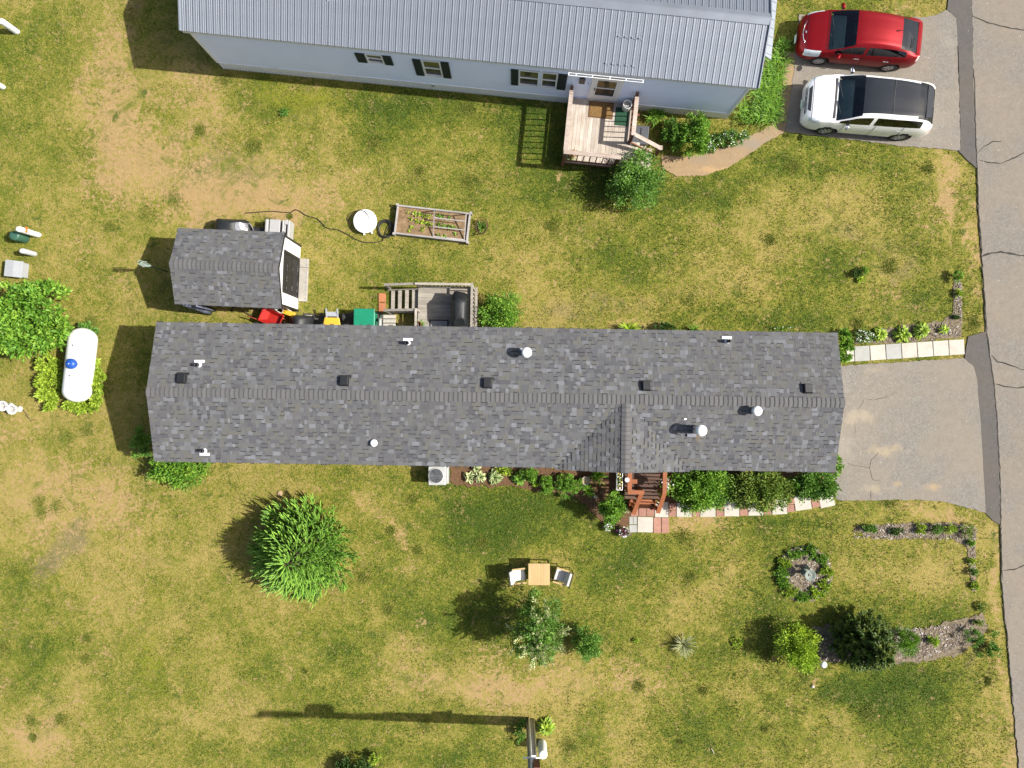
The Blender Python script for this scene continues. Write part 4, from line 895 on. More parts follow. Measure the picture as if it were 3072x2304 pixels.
# wood chips scattered over the weathered beds
def chips():
    P = []
    for poly_px, n in (([(2570,1025),(2660,990),(2760,976),(2850,965),(2880,985),(2880,1008),(2700,1025)],200),([(2560,1575),(2930,1570),(2930,1620),(2560,1615)],420),([(2460,1892),(2660,1890),(2880,1872),(2930,1855),(2900,1930),(2760,1975),(2460,1980)],1500),(ring_px,700),([(2908,1600),(2924,1600),(2924,1765),(2915,1765)],80),([(2862,845),(2882,845),(2884,960),(2862,960)],120)):
        poly = gp(poly_px); a = np.array(poly); c = 0
        while c < n:
            x, y = NR.uniform(a.min(0), a.max(0))
            if inpoly(np.array(x), np.array(y), poly): P.append((x, y)); c += 1
    vs, fs, tt = [], [], []
    for x, y in P:
        L, w, a = R.uniform(.02, .055), R.uniform(.008, .02), R.uniform(0, PI); c, s = math.cos(a), math.sin(a); n = len(vs); z = R.uniform(.018, .034); dz = R.uniform(-.012, .012)
        for u, v, h in ((-L, -w, z-dz), (L, -w, z+dz), (L, w, z+dz+.006), (-L, w, z-dz+.006)): vs.append((x+u*c-v*s, y+u*s+v*c, h))
        fs.append((n, n+1, n+2, n+3)); tt.append(R.random())
    m, nt, bs, out = nodes_of('wood_chip')
    nt.links.new(ramp(nt, attr(nt, 'tint'), [(0, (.08, .055, .04)), (.5, (.15, .12, .095)), (.85, (.26, .235, .21)), (1, (.46, .445, .42))]), bs.inputs['Base Color']); bs.inputs['Roughness'].default_value = .9
    o = link('wood_chips', npmesh('wood_chips', vs, fs, attrs={'tint': ('FACE', tt)}), m); o['kind'] = 'stuff'; tag(o, 'grey brown wood chips scattered over the planting beds', 'mulch')
chips()

# ------------------------------------------------------------------ propane tank
tk = thing('propane_tank', 'large white propane tank with blue dome between bushes', 'propane tank', (*g(240, 1095, .6)[:2], 0), -6)
r_, hl, zc = .50, .98, .60
prof = []
for k in range(9):
    a = PI/2*k/8; prof.append((r_*math.sin(a), -hl-.42*math.cos(a)))
prof += [(r_, y) for y in (-.7, -.35, 0, .35, .7)]
for k in range(8, -1, -1):
    a = PI/2*k/8; prof.append((r_*math.sin(a), hl+.42*math.cos(a)))
b = MB().lathe([(max(r, .002), z) for r, z in prof], 40); b.xf(Matrix.Translation((0, 0, zc)) @ Matrix.Rotation(PI/2, 4, 'X'))
body = b.build('body', M['tank'], tk, True)
bm_ = mat('blue_dome', (.012, .07, .33), .4, .08, 5)
dm_ = MB().lathe([(.20, -.03), (.20, .06), (.185, .12), (.14, .17), (.07, .195), (.01, .2)], 26, (0, .03, zc+r_-.02)).build('dome', bm_, tk, True)
MB().add([(.12, -.06, zc+r_+.06), (.25, .03, zc+r_+.0), (.12, .12, zc+r_+.06), (.15, .03, zc+r_+.14)], [(0, 1, 3), (1, 2, 3), (0, 2, 1), (0, 3, 2)]).build('dome_spout', bm_, dm_)
MB().add([(-.02, .01, zc+r_+.183), (.03, .03, zc+r_+.183), (-.02, .05, zc+r_+.183)], [(0, 1, 2)]).add([(.14, 0, zc+r_+.125), (.2, .03, zc+r_+.07), (.14, .06, zc+r_+.125)], [(0, 1, 2)]).build('dome_mark', M['white'], dm_)
for y in (-.42, .72): MB().lathe([(.025, 0), (.03, .02), (.01, .05)], 10, (-.04, y, zc+r_-.01)).build('lifting_lug', M['dark_metal'], tk)
for x in (-1, 1):
    for y in (-.7, .7): MB().box(x*.16-.05, x*.16+.05, y-.08, y+.08, -.02, .2).build('foot', M['tank'], tk)
inkm = mat('label_ink', (.12, .12, .12), .6, .2); inkr = mat('label_red', (.5, .2, .18), .6, .2)
def onsurf(x): return zc+math.sqrt(r_*r_-x*x)+.003
for (x, y0, y1, k, m) in [(.22, -.16, .1, 8, inkm), (.245, -.10, .06, 5, inkm), (.30, -.16, .10, 10, inkm), (.325, -.12, .02, 5, inkm), (.02, .34, .44, 4, inkr), (-.02, .3, .42, 4, inkr)]:
    mb = MB()
    for i in range(k):
        if R.random() < .2: continue
        yy = y0+(y1-y0)*i/k; h = (y1-y0)/k*.62
        mb.add([(x, yy, onsurf(x)), (x+.013, yy, onsurf(x+.013)), (x+.013, yy+h, onsurf(x+.013)), (x, yy+h, onsurf(x))], [(0, 1, 2, 3)])
    mb.build('label_line', m, body)

# ------------------------------------------------------------------ utility pedestals, boxes and other things at the left edge
gr = 'cable pedestals by the left edge'
def pedestal(label, px, py, h, r, m, group=gr, dome=True, flat=.75, rz=0, name='utility_pedestal'):
    t = thing(name, label, 'pedestal', g(px, py), rz, group)
    b = MB().lathe([(r*.96, -.02), (r, .04), (r, h-.06), (r*.93, h-.02), (r*.6, h), (.005, h+.004)], 22); b.xf(Matrix.Diagonal((1, flat, 1, 1))); b.build('post', m, t, True)
    MB().lathe([(r*1.03, h*.55), (r*1.03, h*.6)], 22, cap=False).xf(Matrix.Diagonal((1, flat, 1, 1))).build('band', m, t, True)
    return t
t = pedestal('tall white cable pedestal with an orange sticker beside the green one', 114, 705, 1.08, .14, M['plastic_white'])
MB().box(-.05, .05, -.1, .1, .0, .02).xf(Matrix.Translation((.13, .02, .85)) @ Matrix.Rotation(PI/2, 4, 'Y')).build('sticker', mat('orange_sticker', (.6, .14, .03), .6, .2, 30), t)
pedestal('short dark green domed pedestal at the foot of the tall white one', 74, 716, .62, .2, mat('utility_green', (.035, .10, .065), .5, .12, 6), flat=.9)
pedestal('short grey white pedestal between the green one and the square box', 102, 762, .68, .13, mat('pedestal_grey', (.48, .5, .5), .5, .08))
pedestal('white cable pedestal near the top left corner', 50, 96, .85, .14, M['plastic_white'])
pedestal('white pedestal cut by the left edge, beside the lawn', 8, 262, .7, .13, M['plastic_white'])
t = thing('utility_box', 'square pale grey utility box at the left edge beside the leafy bush', 'utility box', (*g(40, 806, .4)[:2], 0), -6)
ub = mat('utility_box_grey', (.32, .335, .35), .5, .06)
MB().box(-.30, .30, -.28, .28, -.02, .34).build('body', ub, t, bevel=.015)
MB().add([(-.33, -.31, .345), (.33, -.31, .345), (.33, .31, .345), (-.33, .31, .345), (-.33, -.31, .40), (.0, -.31, .42), (.0, .31, .42), (-.33, .31, .40), (.33, -.31, .37), (.33, .31, .37)], [(3, 2, 1, 0), (4, 5, 6, 7), (5, 8, 9, 6), (0, 1, 8, 5, 4), (2, 3, 7, 6, 9), (3, 0, 4, 7), (1, 2, 9, 8)]).build('lid', ub, t)
for i, (px, py, l) in enumerate([(48, 1222, 'ornate white planter urn beside a dead branch, right of its pair'), (20, 1212, 'ornate white planter urn at the left edge, cut by the frame')]):
    t = thing('planter_urn', l, 'urn', g(px+12, py+5), 0, 'white urns')
    MB().lathe([(.11, 0), (.12, .04), (.07, .1), (.07, .16), (.15, .28), (.18, .42), (.2, .46), (.17, .46), (.15, .38)], 18, cap=False).build('bowl', M['plastic_white'], t, True)
    MB().lathe([(.01, .385), (.155, .38)], 14).build('soil', mat('pale_dry_soil', (.4, .37, .35), .95, .4, 18), t)
    rr = MB()
    for k in range(10):
        a = 2*PI*k/10; rr.tube([(.19*math.cos(a), .19*math.sin(a), .45), (.16*math.cos(a+.3), .16*math.sin(a+.3), .49), (.1*math.cos(a+.5), .1*math.sin(a+.5), .44)], .018, 6)
    rr.build('scroll_rim', M['plastic_white'], t, True)
tag(MB().tube([g(66, 1228, .03), g(78, 1240, .06), g(84, 1252, .04), g(92, 1262, .03), g(110, 1258, .02)], [.018, .016, .014, .01, .006], 6).build('dead_branch', M['bark']), 'bare dead branch on the grass beside the white urns', 'branch')
# folded umbrella clothes dryer
t = thing('clothes_dryer', 'folded pale green rotary clothes dryer in the shed\'s shadow', 'clothes dryer', g(500, 814))
pg = mat('pale_green_paint', (.30, .42, .34), .5, .1)
MB().tube([(0, 0, -.05), (0, 0, 2.0)], .024, 8).build('pole', mat('green_pole', (.05, .14, .09), .5), t, True)
for k in range(7):
    a = 2*PI*k/7; MB().tube([(.03*math.cos(a), .03*math.sin(a), 1.25), (.07*math.cos(a), .10*math.sin(a), 1.7), (.05*math.cos(a), .07*math.sin(a), 2.05)], .009, 5).build('arm', pg, t)
ln_ = MB()
for k in range(9): ln_.tube([(R.uniform(-.06, .06), R.uniform(-.08, .08), 1.3), (R.uniform(-.09, .09), R.uniform(-.11, .11), 1.6), (R.uniform(-.05, .05), R.uniform(-.07, .07), 1.95)], .004, 4)
ln_.build('line', M['white'], t)
# tarp over the back corner of the shed
t = thing('tarp', 'blue grey tarp hanging over the back corner of the shed', 'tarp', (*sw(-1.86, -1.0), 0), -2.4)
tm = mat('blue_tarp', (.13, .15, .23), .45, .25, 4, bmp=.7, bscale=8)
vs, fs = [], []
prof_ = [(-.02, -.55, .0), (.6, -.42, .05), (1.3, -.36, -.02), (1.75, -.33, .03), (1.9, -.25, 0)]
for i, (z, x, w) in enumerate([(.02, .0, 0), (.5, 0, 0), (1.0, 0, 0), (1.5, 0, 0), (1.86, 0, 0)]):
    for k in range(12):
        f = k/11; xx = -.09+f*.8-.05*math.sin(f*9+z*2); yy = -.36-.10*math.sin(f*12+z)-.16*(1-z/2)
        if f < .25: xx = -.10-.03*math.sin(z*6); yy = .9-f*4*1.3
        vs.append((xx, yy, z))
n = 12
for i in range(4):
    for k in range(n-1): fs.append((i*n+k, i*n+k+1, (i+1)*n+k+1, (i+1)*n+k))
o = MB().add(vs, fs).build('cloth', tm, t, True); md = o.modifiers.new('thick', 'SOLIDIFY'); md.thickness = .006

# ------------------------------------------------------------------ raised bed, disc, hose, wire basket
rb = thing('raised_bed', 'long grey wooden raised bed with seedlings and a frame trellis', 'raised bed', (*g(1298, 672, .15)[:2], 0), -6.6)
rw = wood('bed_board', (.36, .35, .34), (.2, .18, .17), .85, .1, 'x')
A, Bb = 1.41, .56
for a in ((-A, A, -Bb, -Bb+.06), (-A, A, Bb-.06, Bb), (-A, -A+.06, -Bb+.062, Bb-.062), (A-.06, A, -Bb+.062, Bb-.062)): MB().box(*a, -.02, .28).build('board', rw, rb)
MB().box(-A+.06, A-.06, -Bb+.06, Bb-.06, 0, .2).build('soil', M['soil'], rb)
for sx in (-1, 1):
    for sy in (-1, 1): MB().box(sx*A-.045, sx*A+.045, sy*Bb-.045, sy*Bb+.045, -.02, .30).build('corner_post', rw, rb)
# A-frame trellis lying over the right half
for a, b in (((.08, -.48, .22), (.08, .42, .72)), ((1.28, -.48, .22), (1.28, .42, .72)), ((.08, -.48, .24), (1.28, -.48, .24)), ((.08, -.15, .42), (1.28, -.15, .42)), ((.08, .15, .58), (1.28, .15, .58)), ((.08, .42, .74), (1.28, .42, .74)), ((.09, .44, .72), (.09, .50, .22)), ((1.27, .44, .72), (1.27, .50, .22))):
    MB().bar(a, b, .035, .03).build('trellis_bar', rw, rb)
for k in range(14): MB().box(-1.28+R.uniform(-.05, .2), -1.25+R.uniform(-.05, .2), -.4+k*.06, -.38+k*.06, .2, .24).build('twig', M['bark'], rb) if k % 4 == 0 else None
dk = thing('round_tub', 'white round tub lid lying beside the coiled hose', 'tub', g(1099, 668), 10)
MB().lathe([(.40, -.02), (.43, .1), (.445, .24), (.455, .26), (.43, .275), (.2, .3), (.03, .31)], 40).build('lid', M['tank'], dk, True)
ft = MB()
for a in (200, 250, 290): ft.box(.44*math.cos(rad(a))-.03, .44*math.cos(rad(a))+.03, .44*math.sin(rad(a))-.05, .44*math.sin(rad(a))+.02, -.02, .08)
ft.build('clip', M['plastic_white'], dk)
hm = mat('black_hose', (.018, .018, .017), .5, .2, 20)
o = MB().tube([g(1112, 662, .34), g(1110, 655, .36), g(1104, 645, .34), g(1094, 634, .31), g(1080, 630, .27), g(1062, 634, .18), g(1048, 643, .06), g(1042, 655, .025), g(1044, 664, .025)], .011, 6).build('thin_hose', hm, None, True); tag(o, 'thin black tube draped over the white round lid', 'hose')
pts = []
for i in range(150):
    a = i*.3; rr_ = .30-.012*(i/15 % 5)+.03*math.sin(i*.37); pts.append((*[c+d for c, d in zip(g(1157, 688)[:2], (rr_*1.0*math.cos(a), rr_*1.15*math.sin(a)))], .022+.012*(i/30)+.008*math.sin(i*.9)))
hx, hy, _ = g(1157, 688)
for q in [(1146,722),(1120,727),(1090,727),(1065,715),(1040,702),(1015,690),(990,686),(975,680),(965,668),(950,655),(930,650),(915,645),(900,633),(885,630),(872,637),(850,638),(820,635),(790,634),(760,637),(735,641)]: pts.append((*g(q[0]+R.uniform(-1.5, 1.5), q[1]+R.uniform(-1.5, 1.5))[:2], .018))
o = MB().tube(pts, .0165, 6).build('garden_hose', hm, None, True); tag(o, 'black garden hose, coiled beside the raised bed and trailing left to the shed', 'hose')
t = thing('wire_basket', 'rusty wire basket of weeds to the right of the raised bed', 'basket', g(1446, 684))
rust = mat('rusty_wire', (.07, .035, .02), .9, .3, 20)
for z, r0 in ((.02, .2), (.2, .25), (.44, .28)): MB().tube([(r0*.85*math.cos(2*PI*k/18), r0*1.1*math.sin(2*PI*k/18), z) for k in range(19)], .012, 5).build('hoop', rust, t)
for k in range(14):
    a = 2*PI*k/14; MB().tube([(.17*math.cos(a), .22*math.sin(a), .02), (.24*math.cos(a), .31*math.sin(a), .44)], .007, 5).build('wire', rust, t)

# ------------------------------------------------------------------ clutter between shed and home
t = onh('storage_bin', 'green plastic storage bin by the back wall of the shingled home', 'bin', 1098, 960, .35, -1, zz=0)
gp_ = mat('green_plastic', (.008, .20, .11), .42, .08, 4)
MB().box(-.36, .36, -.42, .36, -.02, .62).build('body', gp_, t, bevel=.04)
l = MB().box(-.40, .40, -.45, .40, .625, .70).build('lid', gp_, t, bevel=.03); MB().box(-.32, .32, .1, .14, .70, .712).build('lid_ridge', gp_, l); MB().box(-.32, .32, -.3, -.26, .70, .712).build('lid_ridge', gp_, l)
t = onh('cistern_pipe', 'clear curved plastic guard leaning against the green bin', 'plastic guard', 1140, 968, .2, 0, zz=0); MB().tube([(0, .12, 0), (0, .12, .3), (.06, 0, .5), (.05, -.2, .5)], .06, 10, False).build('tube', mat('cloudy_plastic', (.4, .42, .4), .3), t, True)
t = onh('lawn_cart', 'yellow cart with grey frame and black wheels beside the green bin', 'cart', 1001, 958, .3, -1, zz=0)
yl = mat('yellow_plastic', (.62, .36, .03), .45, .06, 4)
MB().add([(-.26, -.30, .3), (.26, -.30, .3), (.22, .02, .3), (-.22, .02, .3), (-.37, -.42, .58), (.37, -.42, .58), (.28, .05, .58), (-.28, .05, .58)], [(3, 2, 1, 0), (4, 5, 6, 7), (0, 1, 5, 4), (1, 2, 6, 5), (2, 3, 7, 6), (3, 0, 4, 7)]).build('tray', yl, t, bevel=.03)
fm = mat('grey_frame', (.30, .32, .36), .45, .08)
for x in (-.21, .21): MB().bar((x, .02, .5), (x, .38, .62), .05, .05).build('frame_bar', fm, t)
MB().box(-.19, .19, .09, .26, .50, .56).build('frame_plate', fm, t)
for x in (-.34, .34):
    w = MB().lathe([(.10, -.045), (.15, -.04), (.15, .04), (.10, .045)], 18); w.xf(Matrix.Translation((x, .1, .15)) @ Matrix.Rotation(PI/2, 4, 'Y')); o = w.build('wheel', M['rubber'], t, True)
    c = MB().lathe([(.01, -.05), (.085, -.05), (.085, .05), (.01, .05)], 14); c.xf(Matrix.Translation((x, .1, .15)) @ Matrix.Rotation(PI/2, 4, 'Y')); c.build('hub', M['plastic_white'], o)
t = onh('covered_mower', 'humped black cover over a machine between the shed and the shingled home', 'covered machine', 900, 968, .4, 0, zz=0)
cover(t, 'cover', M['tarp'], [(.0, -.46, .46, -.4, .32), (.35, -.42, .42, -.36, .28), (.62, -.26, .26, -.3, .22), (.8, -.10, .10, -.2, .14)], 5)
t = onh('wheelbarrow', 'red wheelbarrow with orange handles tipped beside the shed', 'wheelbarrow', 818, 952, .35, -24, zz=0)
rd = mat('red_enamel', (.32, .014, .010), .4, .1, 5)
MB().add([(-.22, -.2, .25), (.3, -.2, .25), (.3, .15, .25), (-.22, .15, .25), (-.42, -.32, .52), (.42, -.30, .5), (.42, .26, .5), (-.42, .28, .52), (-.38, -.28, .52), (.38, -.26, .5), (.38, .22, .5), (-.38, .24, .52), (-.18, -.16, .29), (.26, -.16, .29), (.26, .11, .29), (-.18, .11, .29)],
         [(3, 2, 1, 0), (0, 1, 5, 4), (1, 2, 6, 5), (2, 3, 7, 6), (3, 0, 4, 7), (4, 5, 9, 8), (5, 6, 10, 9), (6, 7, 11, 10), (7, 4, 8, 11), (8, 9, 13, 12), (9, 10, 14, 13), (10, 11, 15, 14), (11, 8, 12, 15), (12, 13, 14, 15)]).build('tray', rd, t)
hd = mat('orange_handle', (.42, .09, .035), .55, .1)
for y in (-.26, .2): MB().tube([(.5, y*.4, .2), (0, y, .3), (-.85, y*1.3, .5)], .022, 7).build('handle', hd, t, True)
w = MB().lathe([(.1, -.05), (.18, -.045), (.18, .045), (.1, .05)], 18); w.xf(Matrix.Translation((.56, -.02, .18)) @ Matrix.Rotation(PI/2, 4, 'X')); w.build('wheel', M['rubber'], t, True)
for y in (-.16, .12): MB().tube([(-.2, y, .28), (-.25, y, 0)], .02, 6).build('leg', M['dark_metal'], t)
t = onh('plastic_sled', 'small yellow plastic sled wedged between red wheelbarrow and shed', 'sled', 864, 938, .3, -20, zz=.0)
MB().box(-.26, .26, -.1, .1, .18, .26).build('body', yl, t, bevel=.03); MB().box(-.22, .22, -.06, .06, .0, .18).build('prop', M['dark_metal'], t)
o = MB().tube([g(822,925,.9), g(828,930,.85), g(836,925,.85), g(830,921,.9), g(822,925,.9), g(834,935,.6), g(845,940,.45), g(850,930,.6), g(842,922,.9), g(862,927,.8), g(875,934,.6)], .012, 6).build('rope', M['plastic_white'], None, True); tag(o, 'white rope looped on the side of the shed above the yellow sled', 'rope')
t = onh('rake', 'long dark handled rake lying between shed and home', 'rake', 760, 950, .1, -27, zz=0); MB().tube([(-.85, 0, .05), (.85, 0, .08)], .016, 6).build('handle', M['bark'], t); MB().box(-.9, -.86, -.2, .2, .0, .06).build('head', M['dark_metal'], t)
for k, (px, py, w, h) in enumerate([(926,952,20,13),(948,957,14,5)]):
    t = thing('paving_slab', ['pale rough stone slab beside the humped black cover', 'narrow pale stone strip left of the yellow cart'][k], 'slab', g(px, py)); MB().box(-w*.0128/2, w*.0128/2, -h*.0128/2, h*.0128/2, -.02, .05).build('stone', M['slab'], t, bevel=.012)
t = thing('paver_row', 'three rows of pale blocks beside the green bin below the back steps', 'paving block', g(1164, 966))
for k in range(3): MB().box(-.3, .3, .13-k*.165, .27-k*.165, -.02, .06).build('block', M['slab'], t, bevel=.02)
# behind the shed
t = onh('covered_machine', 'bulky machine under a black tarp behind the shed', 'covered machine', 690, 690, .5, -3, zz=0)
cover(t, 'cover', M['tarp'], [(0, -.66, .66, -.5, .46), (.35, -.66, .64, -.5, .46), (.7, -.52, .50, -.44, .36), (.9, -.30, .30, -.36, .26), (.96, -.15, .15, -.24, .18)], 8)
t = onh('silver_sheet', 'crumpled silver sheet tucked beside the black tarp behind the shed', 'sheet', 722, 680, .85, 0, zz=.0)
sm = mat('silver_fabric', (.35, .35, .38), .3, .35, 12, metal=.4, bmp=.9, bscale=14)
vs = []; n = 7
for i in range(n):
    for j in range(n): vs.append((-.2+.4*i/(n-1), -.24+.4*j/(n-1), .88-.5*(i/(n-1))**2*.5+R.uniform(-.03, .03)))
MB().add(vs, [(i*n+j, (i+1)*n+j, (i+1)*n+j+1, i*n+j+1) for i in range(n-1) for j in range(n-1)]).build('cloth', sm, t, True); MB().box(-.12, .1, -.2, .1, 0, .70).build('frame', M['dark_metal'], t)
t = onh('garden_cart', 'grey plastic garden cart with an open slot standing behind the shed', 'cart', 840, 690, .4, -4, zz=0)
gpm = mat('dove_grey_plastic', (.33, .33, .33), .5, .07)
MB().box(-.50, -.40, -.5, .34, 0, .62).box(-.36, .04, -.5, .36, 0, .55).box(.14, .2, -.5, .34, 0, .62).box(.2, .32, .20, .38, 0, .55).box(.32, .40, -.6, .36, 0, .55).box(.2, .24, -.6, .2, 0, .55).build('body', gpm, t, bevel=.03)
MB().box(-.38, .38, -.48, .18, .02, .1).build('floor', M['black'], t)
t = onh('push_mower', 'old mower with bent grey handles behind the shed between tarp and grey cart', 'mower', 772, 692, .3, 0, zz=0)
MB().box(-.18, .3, -.25, .12, .1, .3).build('deck', M['dark_metal'], t, bevel=.05); MB().tube([(-.2, -.2, .25), (-.2, .1, .8), (-.1, .16, .85), (-.05, .1, .8), (-.05, -.2, .3)], .016, 6).build('handle', M['grey_plastic'], t, True)
for x in (-.2, .3):
    for y in (-.2, .1): w = MB().lathe([(.02, -.03), (.1, -.03), (.1, .03), (.02, .03)], 12); w.xf(Matrix.Translation((x, y, .1)) @ Matrix.Rotation(PI/2, 4, 'Y')); w.build('wheel', M['rubber'], t, True)

# ------------------------------------------------------------------ front yard things
ac = thing('air_conditioner', 'square pale grey air conditioning unit with round fan grille against the shingled home', 'air conditioner', (*g(1314, 1424, .4)[:2], 0), 0)
acm = mat('ac_enamel', (.37, .375, .37), .5, .05, 3)
MB().box(-.33, .33, -.35, .35, .06, .74).build('body', acm, ac, bevel=.03)
MB().box(-.38, .38, -.40, .40, -.02, .06).build('pad', M['concrete'], ac)
tp = MB().lathe([(.265, 0), (.29, .0), (.29, .022), (.265, .022)], 40, (-.04, 0, .745), cap=False).build('fan_ring', acm, ac, True)
MB().lathe([(.01, .742), (.263, .742)], 40, (-.04, 0, 0)).build('fan_well', mat('fan_well_dark', (.05, .052, .055), .4, .2), ac)
gg = MB()
for k in range(9):
    rr_ = .03+k*.028; gg.tube([(-.04+rr_*math.cos(2*PI*i/28), rr_*math.sin(2*PI*i/28), .762) for i in range(29)], .0035, 4)
gg.build('fan_grille', M['galv'], ac)
for k in range(4):
    a = 2*PI*k/4+.4; c, s = math.cos(a), math.sin(a)
    MB().add([(-.04+.03*c-.0*s, .03*s, .75), (-.04+.25*c-.06*s, .25*s+.06*c, .745), (-.04+.25*c+.09*s, .25*s-.09*c, .757)], [(0, 1, 2)]).build('fan_blade', M['dark_metal'], ac)
MB().box(.335, .40, -.27, .3, .1, .6).build('side_panel', acm, ac, bevel=.01)
# table and two chairs
tan = wood('tan_slats', (.46, .335, .165), (.38, .26, .12), .6, .05, 'y')
tb = thing('patio_table', 'square tan slatted patio table between two cushioned chairs', 'table', (*g(1617.5, 1723, .72)[:2], 0), 0)
for k in range(7): MB().box(-.40+k*.1145, -.40+k*.1145+.1115, -.405, .405, .70, .725).build('slat', tan, tb)
MB().box(-.38, .38, -.37, -.33, .64, .697).box(-.38, .38, .33, .37, .64, .697).build('apron', M['dark_metal'], tb)
for sx in (-1, 1):
    for sy in (-1, 1): MB().box(sx*.36-.025, sx*.36+.025, sy*.355-.025, sy*.355+.025, 0, .64).build('leg', M['dark_metal'], tb)
cush = mat('grey_white_cushion', (.62, .60, .56), .85, .06, 6, bmp=.3, bscale=60)
def chair(label, px, py, rz):
    t = thing('patio_chair', label, 'chair', (*g(px, py, .45)[:2], 0), rz, 'patio chairs at the tan table')
    # local: seat faces +x
    for y in (-.27, .27):
        MB().tube([(.24, y, 0), (.24, y, .62), (-.20, y, .62), (-.28, y, 0)], .018, 7).build('side_frame', M['dark_metal'], t)
        MB().box(-.22, .27, y-.03, y+.03, .635, .66).build('armrest', tan, t)
    MB().box(-.22, .24, -.235, .235, .34, .44).build('seat_cushion', cush, t, bevel=.035, seg=3)
    b = MB().add([(-.12, -.235, .42), (-.12, .235, .42), (-.24, .235, .42), (-.24, -.235, .42), (-.24, -.25, .84), (-.24, .25, .84), (-.34, .25, .84), (-.34, -.25, .84)], [(3, 2, 1, 0), (4, 5, 6, 7), (0, 1, 5, 4), (1, 2, 6, 5), (2, 3, 7, 6), (3, 0, 4, 7)])
    b.build('back_cushion', cush, t, bevel=.03, seg=3)
    MB().bar((-.34, -.27, .3), (-.36, -.27, .85), .03, .03).bar((-.34, .27, .3), (-.36, .27, .85), .03, .03).bar((-.36, -.27, .85), (-.36, .27, .85), .03, .03).build('back_frame', M['dark_metal'], t)
chair('patio chair with pale cushions on the left of the tan table', 1556, 1725, 7)
chair('patio chair with pale cushions, turned at the right of the tan table', 1684, 1726, 163)
# pots, lamp, birdbath, statue
t = onh('plant_pot', 'round pale bucket pot standing between the clipped bushes and the porch', 'pot', 1757, 1442, .3, 0, zz=0); MB().lathe([(.12, 0), (.155, .3), (.165, .32), (.145, .32), (.13, .25)], 22, cap=False).build('body', M['concrete'], t, True); MB().lathe([(.01, .26), (.135, .26)], 18).build('soil', mat('sand_fill', (.32, .26, .18), .95, .2, 10), t)
t = onh('garden_lamp', 'small white globe solar lamp beside the golden bush', 'lamp', 2470, 1993, .45, 0, zz=0); MB().tube([(0, 0, -.05), (0, 0, .38)], .016, 8).build('stake', M['dark_metal'], t); MB().lathe([(.02, .36), (.09, .37), (.125, .44), (.125, .5), (.08, .55), (.01, .56)], 20).build('globe', M['white'], t, True)
verd = mat('verdigris_stone', (.16, .19, .165), .7, .25, 7, bmp=.3, bscale=20)
t = onh('birdbath', 'shallow grey green birdbath in the round flower bed', 'birdbath', 2431, 1726, .55, 0, zz=0)
MB().lathe([(.15, 0), (.15, .05), (.07, .1), (.055, .4), (.08, .48)], 18).build('pedestal', verd, t, True)
MB().lathe([(.05, .47), (.15, .50), (.20, .545), (.212, .56), (.195, .56), (.14, .52), (.06, .505), (.005, .505)], 28, cap=False).build('basin', verd, t, True)
MB().lathe([(.035, .506), (.05, .53), (.03, .545), (.02, .52)], 14, cap=False).build('finial', M['slab'], t, True)
t = onh('garden_statue', 'small grey and white angel statue beside the birdbath', 'statue', 2424, 1703, .2, 0, zz=0)
MB().lathe([(.09, 0), (.10, .05), (.07, .12), (.075, .22), (.05, .30), (.03, .33), (.045, .37), (.04, .42), (.008, .44)], 16).build('figure', M['concrete'], t, True); MB().add([(.02, 0, .2), (.15, -.05, .25), (.1, .02, .38), (.02, .03, .2), (.15, -.02, .25), (.1, .05, .38)], [(0, 1, 2), (5, 4, 3), (0, 3, 4, 1), (1, 4, 5, 2), (2, 5, 3, 0)]).build('wing', M['white'], t)
MB().add([(-.02, 0, .2), (-.13, .05, .25), (-.08, .04, .36), (-.02, .03, .2), (-.13, .08, .25), (-.08, .07, .36)], [(2, 1, 0), (3, 4, 5), (0, 1, 4, 3), (1, 2, 5, 4), (2, 0, 3, 5)]).build('wing', M['concrete'], t)
t = onh('window_box', 'white flower box hung on the left rail of the red porch', 'flower box', 1859, 1441, 1.3, -.9, zz=1.12)
MB().box(-.1, .1, -.36, .36, 0, .02).box(-.11, -.09, -.36, .36, .02, .2).box(.09, .11, -.36, .36, .02, .2).box(-.09, .09, -.36, -.34, .02, .2).box(-.09, .09, .34, .36, .02, .2).build('trough', M['white'], t); MB().box(-.089, .089, -.338, .338, .021, .16).build('soil', M['mulchbrown'], t); WINBOX = t
t = onh('porch_plate', 'small round white dish on the left rail of the red porch', 'dish', 1880, 1439, 1.38, 0, zz=1.42); MB().lathe([(.03, 0), (.08, .02), (.085, .025), (.06, .02), (.005, .012)], 20, cap=False).build('dish', M['white'], t, True)

# ------------------------------------------------------------------ utility pole at the bottom edge
up = thing('utility_pole', 'tall grey utility pole with conduits at the bottom edge', 'utility pole', (*g(1592, 2168)[:2], 0), 0)
polem = wood('grey_pole_wood', (.42, .43, .46), (.30, .31, .33), .7, .05, 'z')
MB().tube([(0, 0, -.3), (0, 0, 4), (0, 0, 10.2)], [.155, .14, .11], 18).build('pole', polem, up, True)
MB().tube([(-.06, .19, 0), (-.06, .18, 5.5)], .032, 10).build('conduit', M['plastic_white'], up, True)
MB().tube([(.12, .14, 0), (.12, .13, 6.2)], .028, 10).build('conduit', M['galv'], up, True)
MB().tube([(-.16, .06, .0), (-.15, .05, 4.8)], .025, 8).build('conduit', M['grey_plastic'], up, True)
MB().box(-.34, .42, .2, .24, 2.95, 3.0).box(-.06, .1, .2, .36, 3.05, 3.1).build('bracket', M['white'], up)
MB().box(.0, .22, .14, .30, 3.2, 3.75).build('meter_box', mat('rust_brown_box', (.16, .06, .035), .7), up)
MB().lathe([(.18, 0), (.21, .05), (.21, .75), (.18, .82), (.02, .85)], 20, (.05, .22, 7.6)).build('transformer', M['galv'], up, True)
MB().box(-.9, .9, -.16, -.06, 9.5, 9.6).build('crossarm', polem, up)
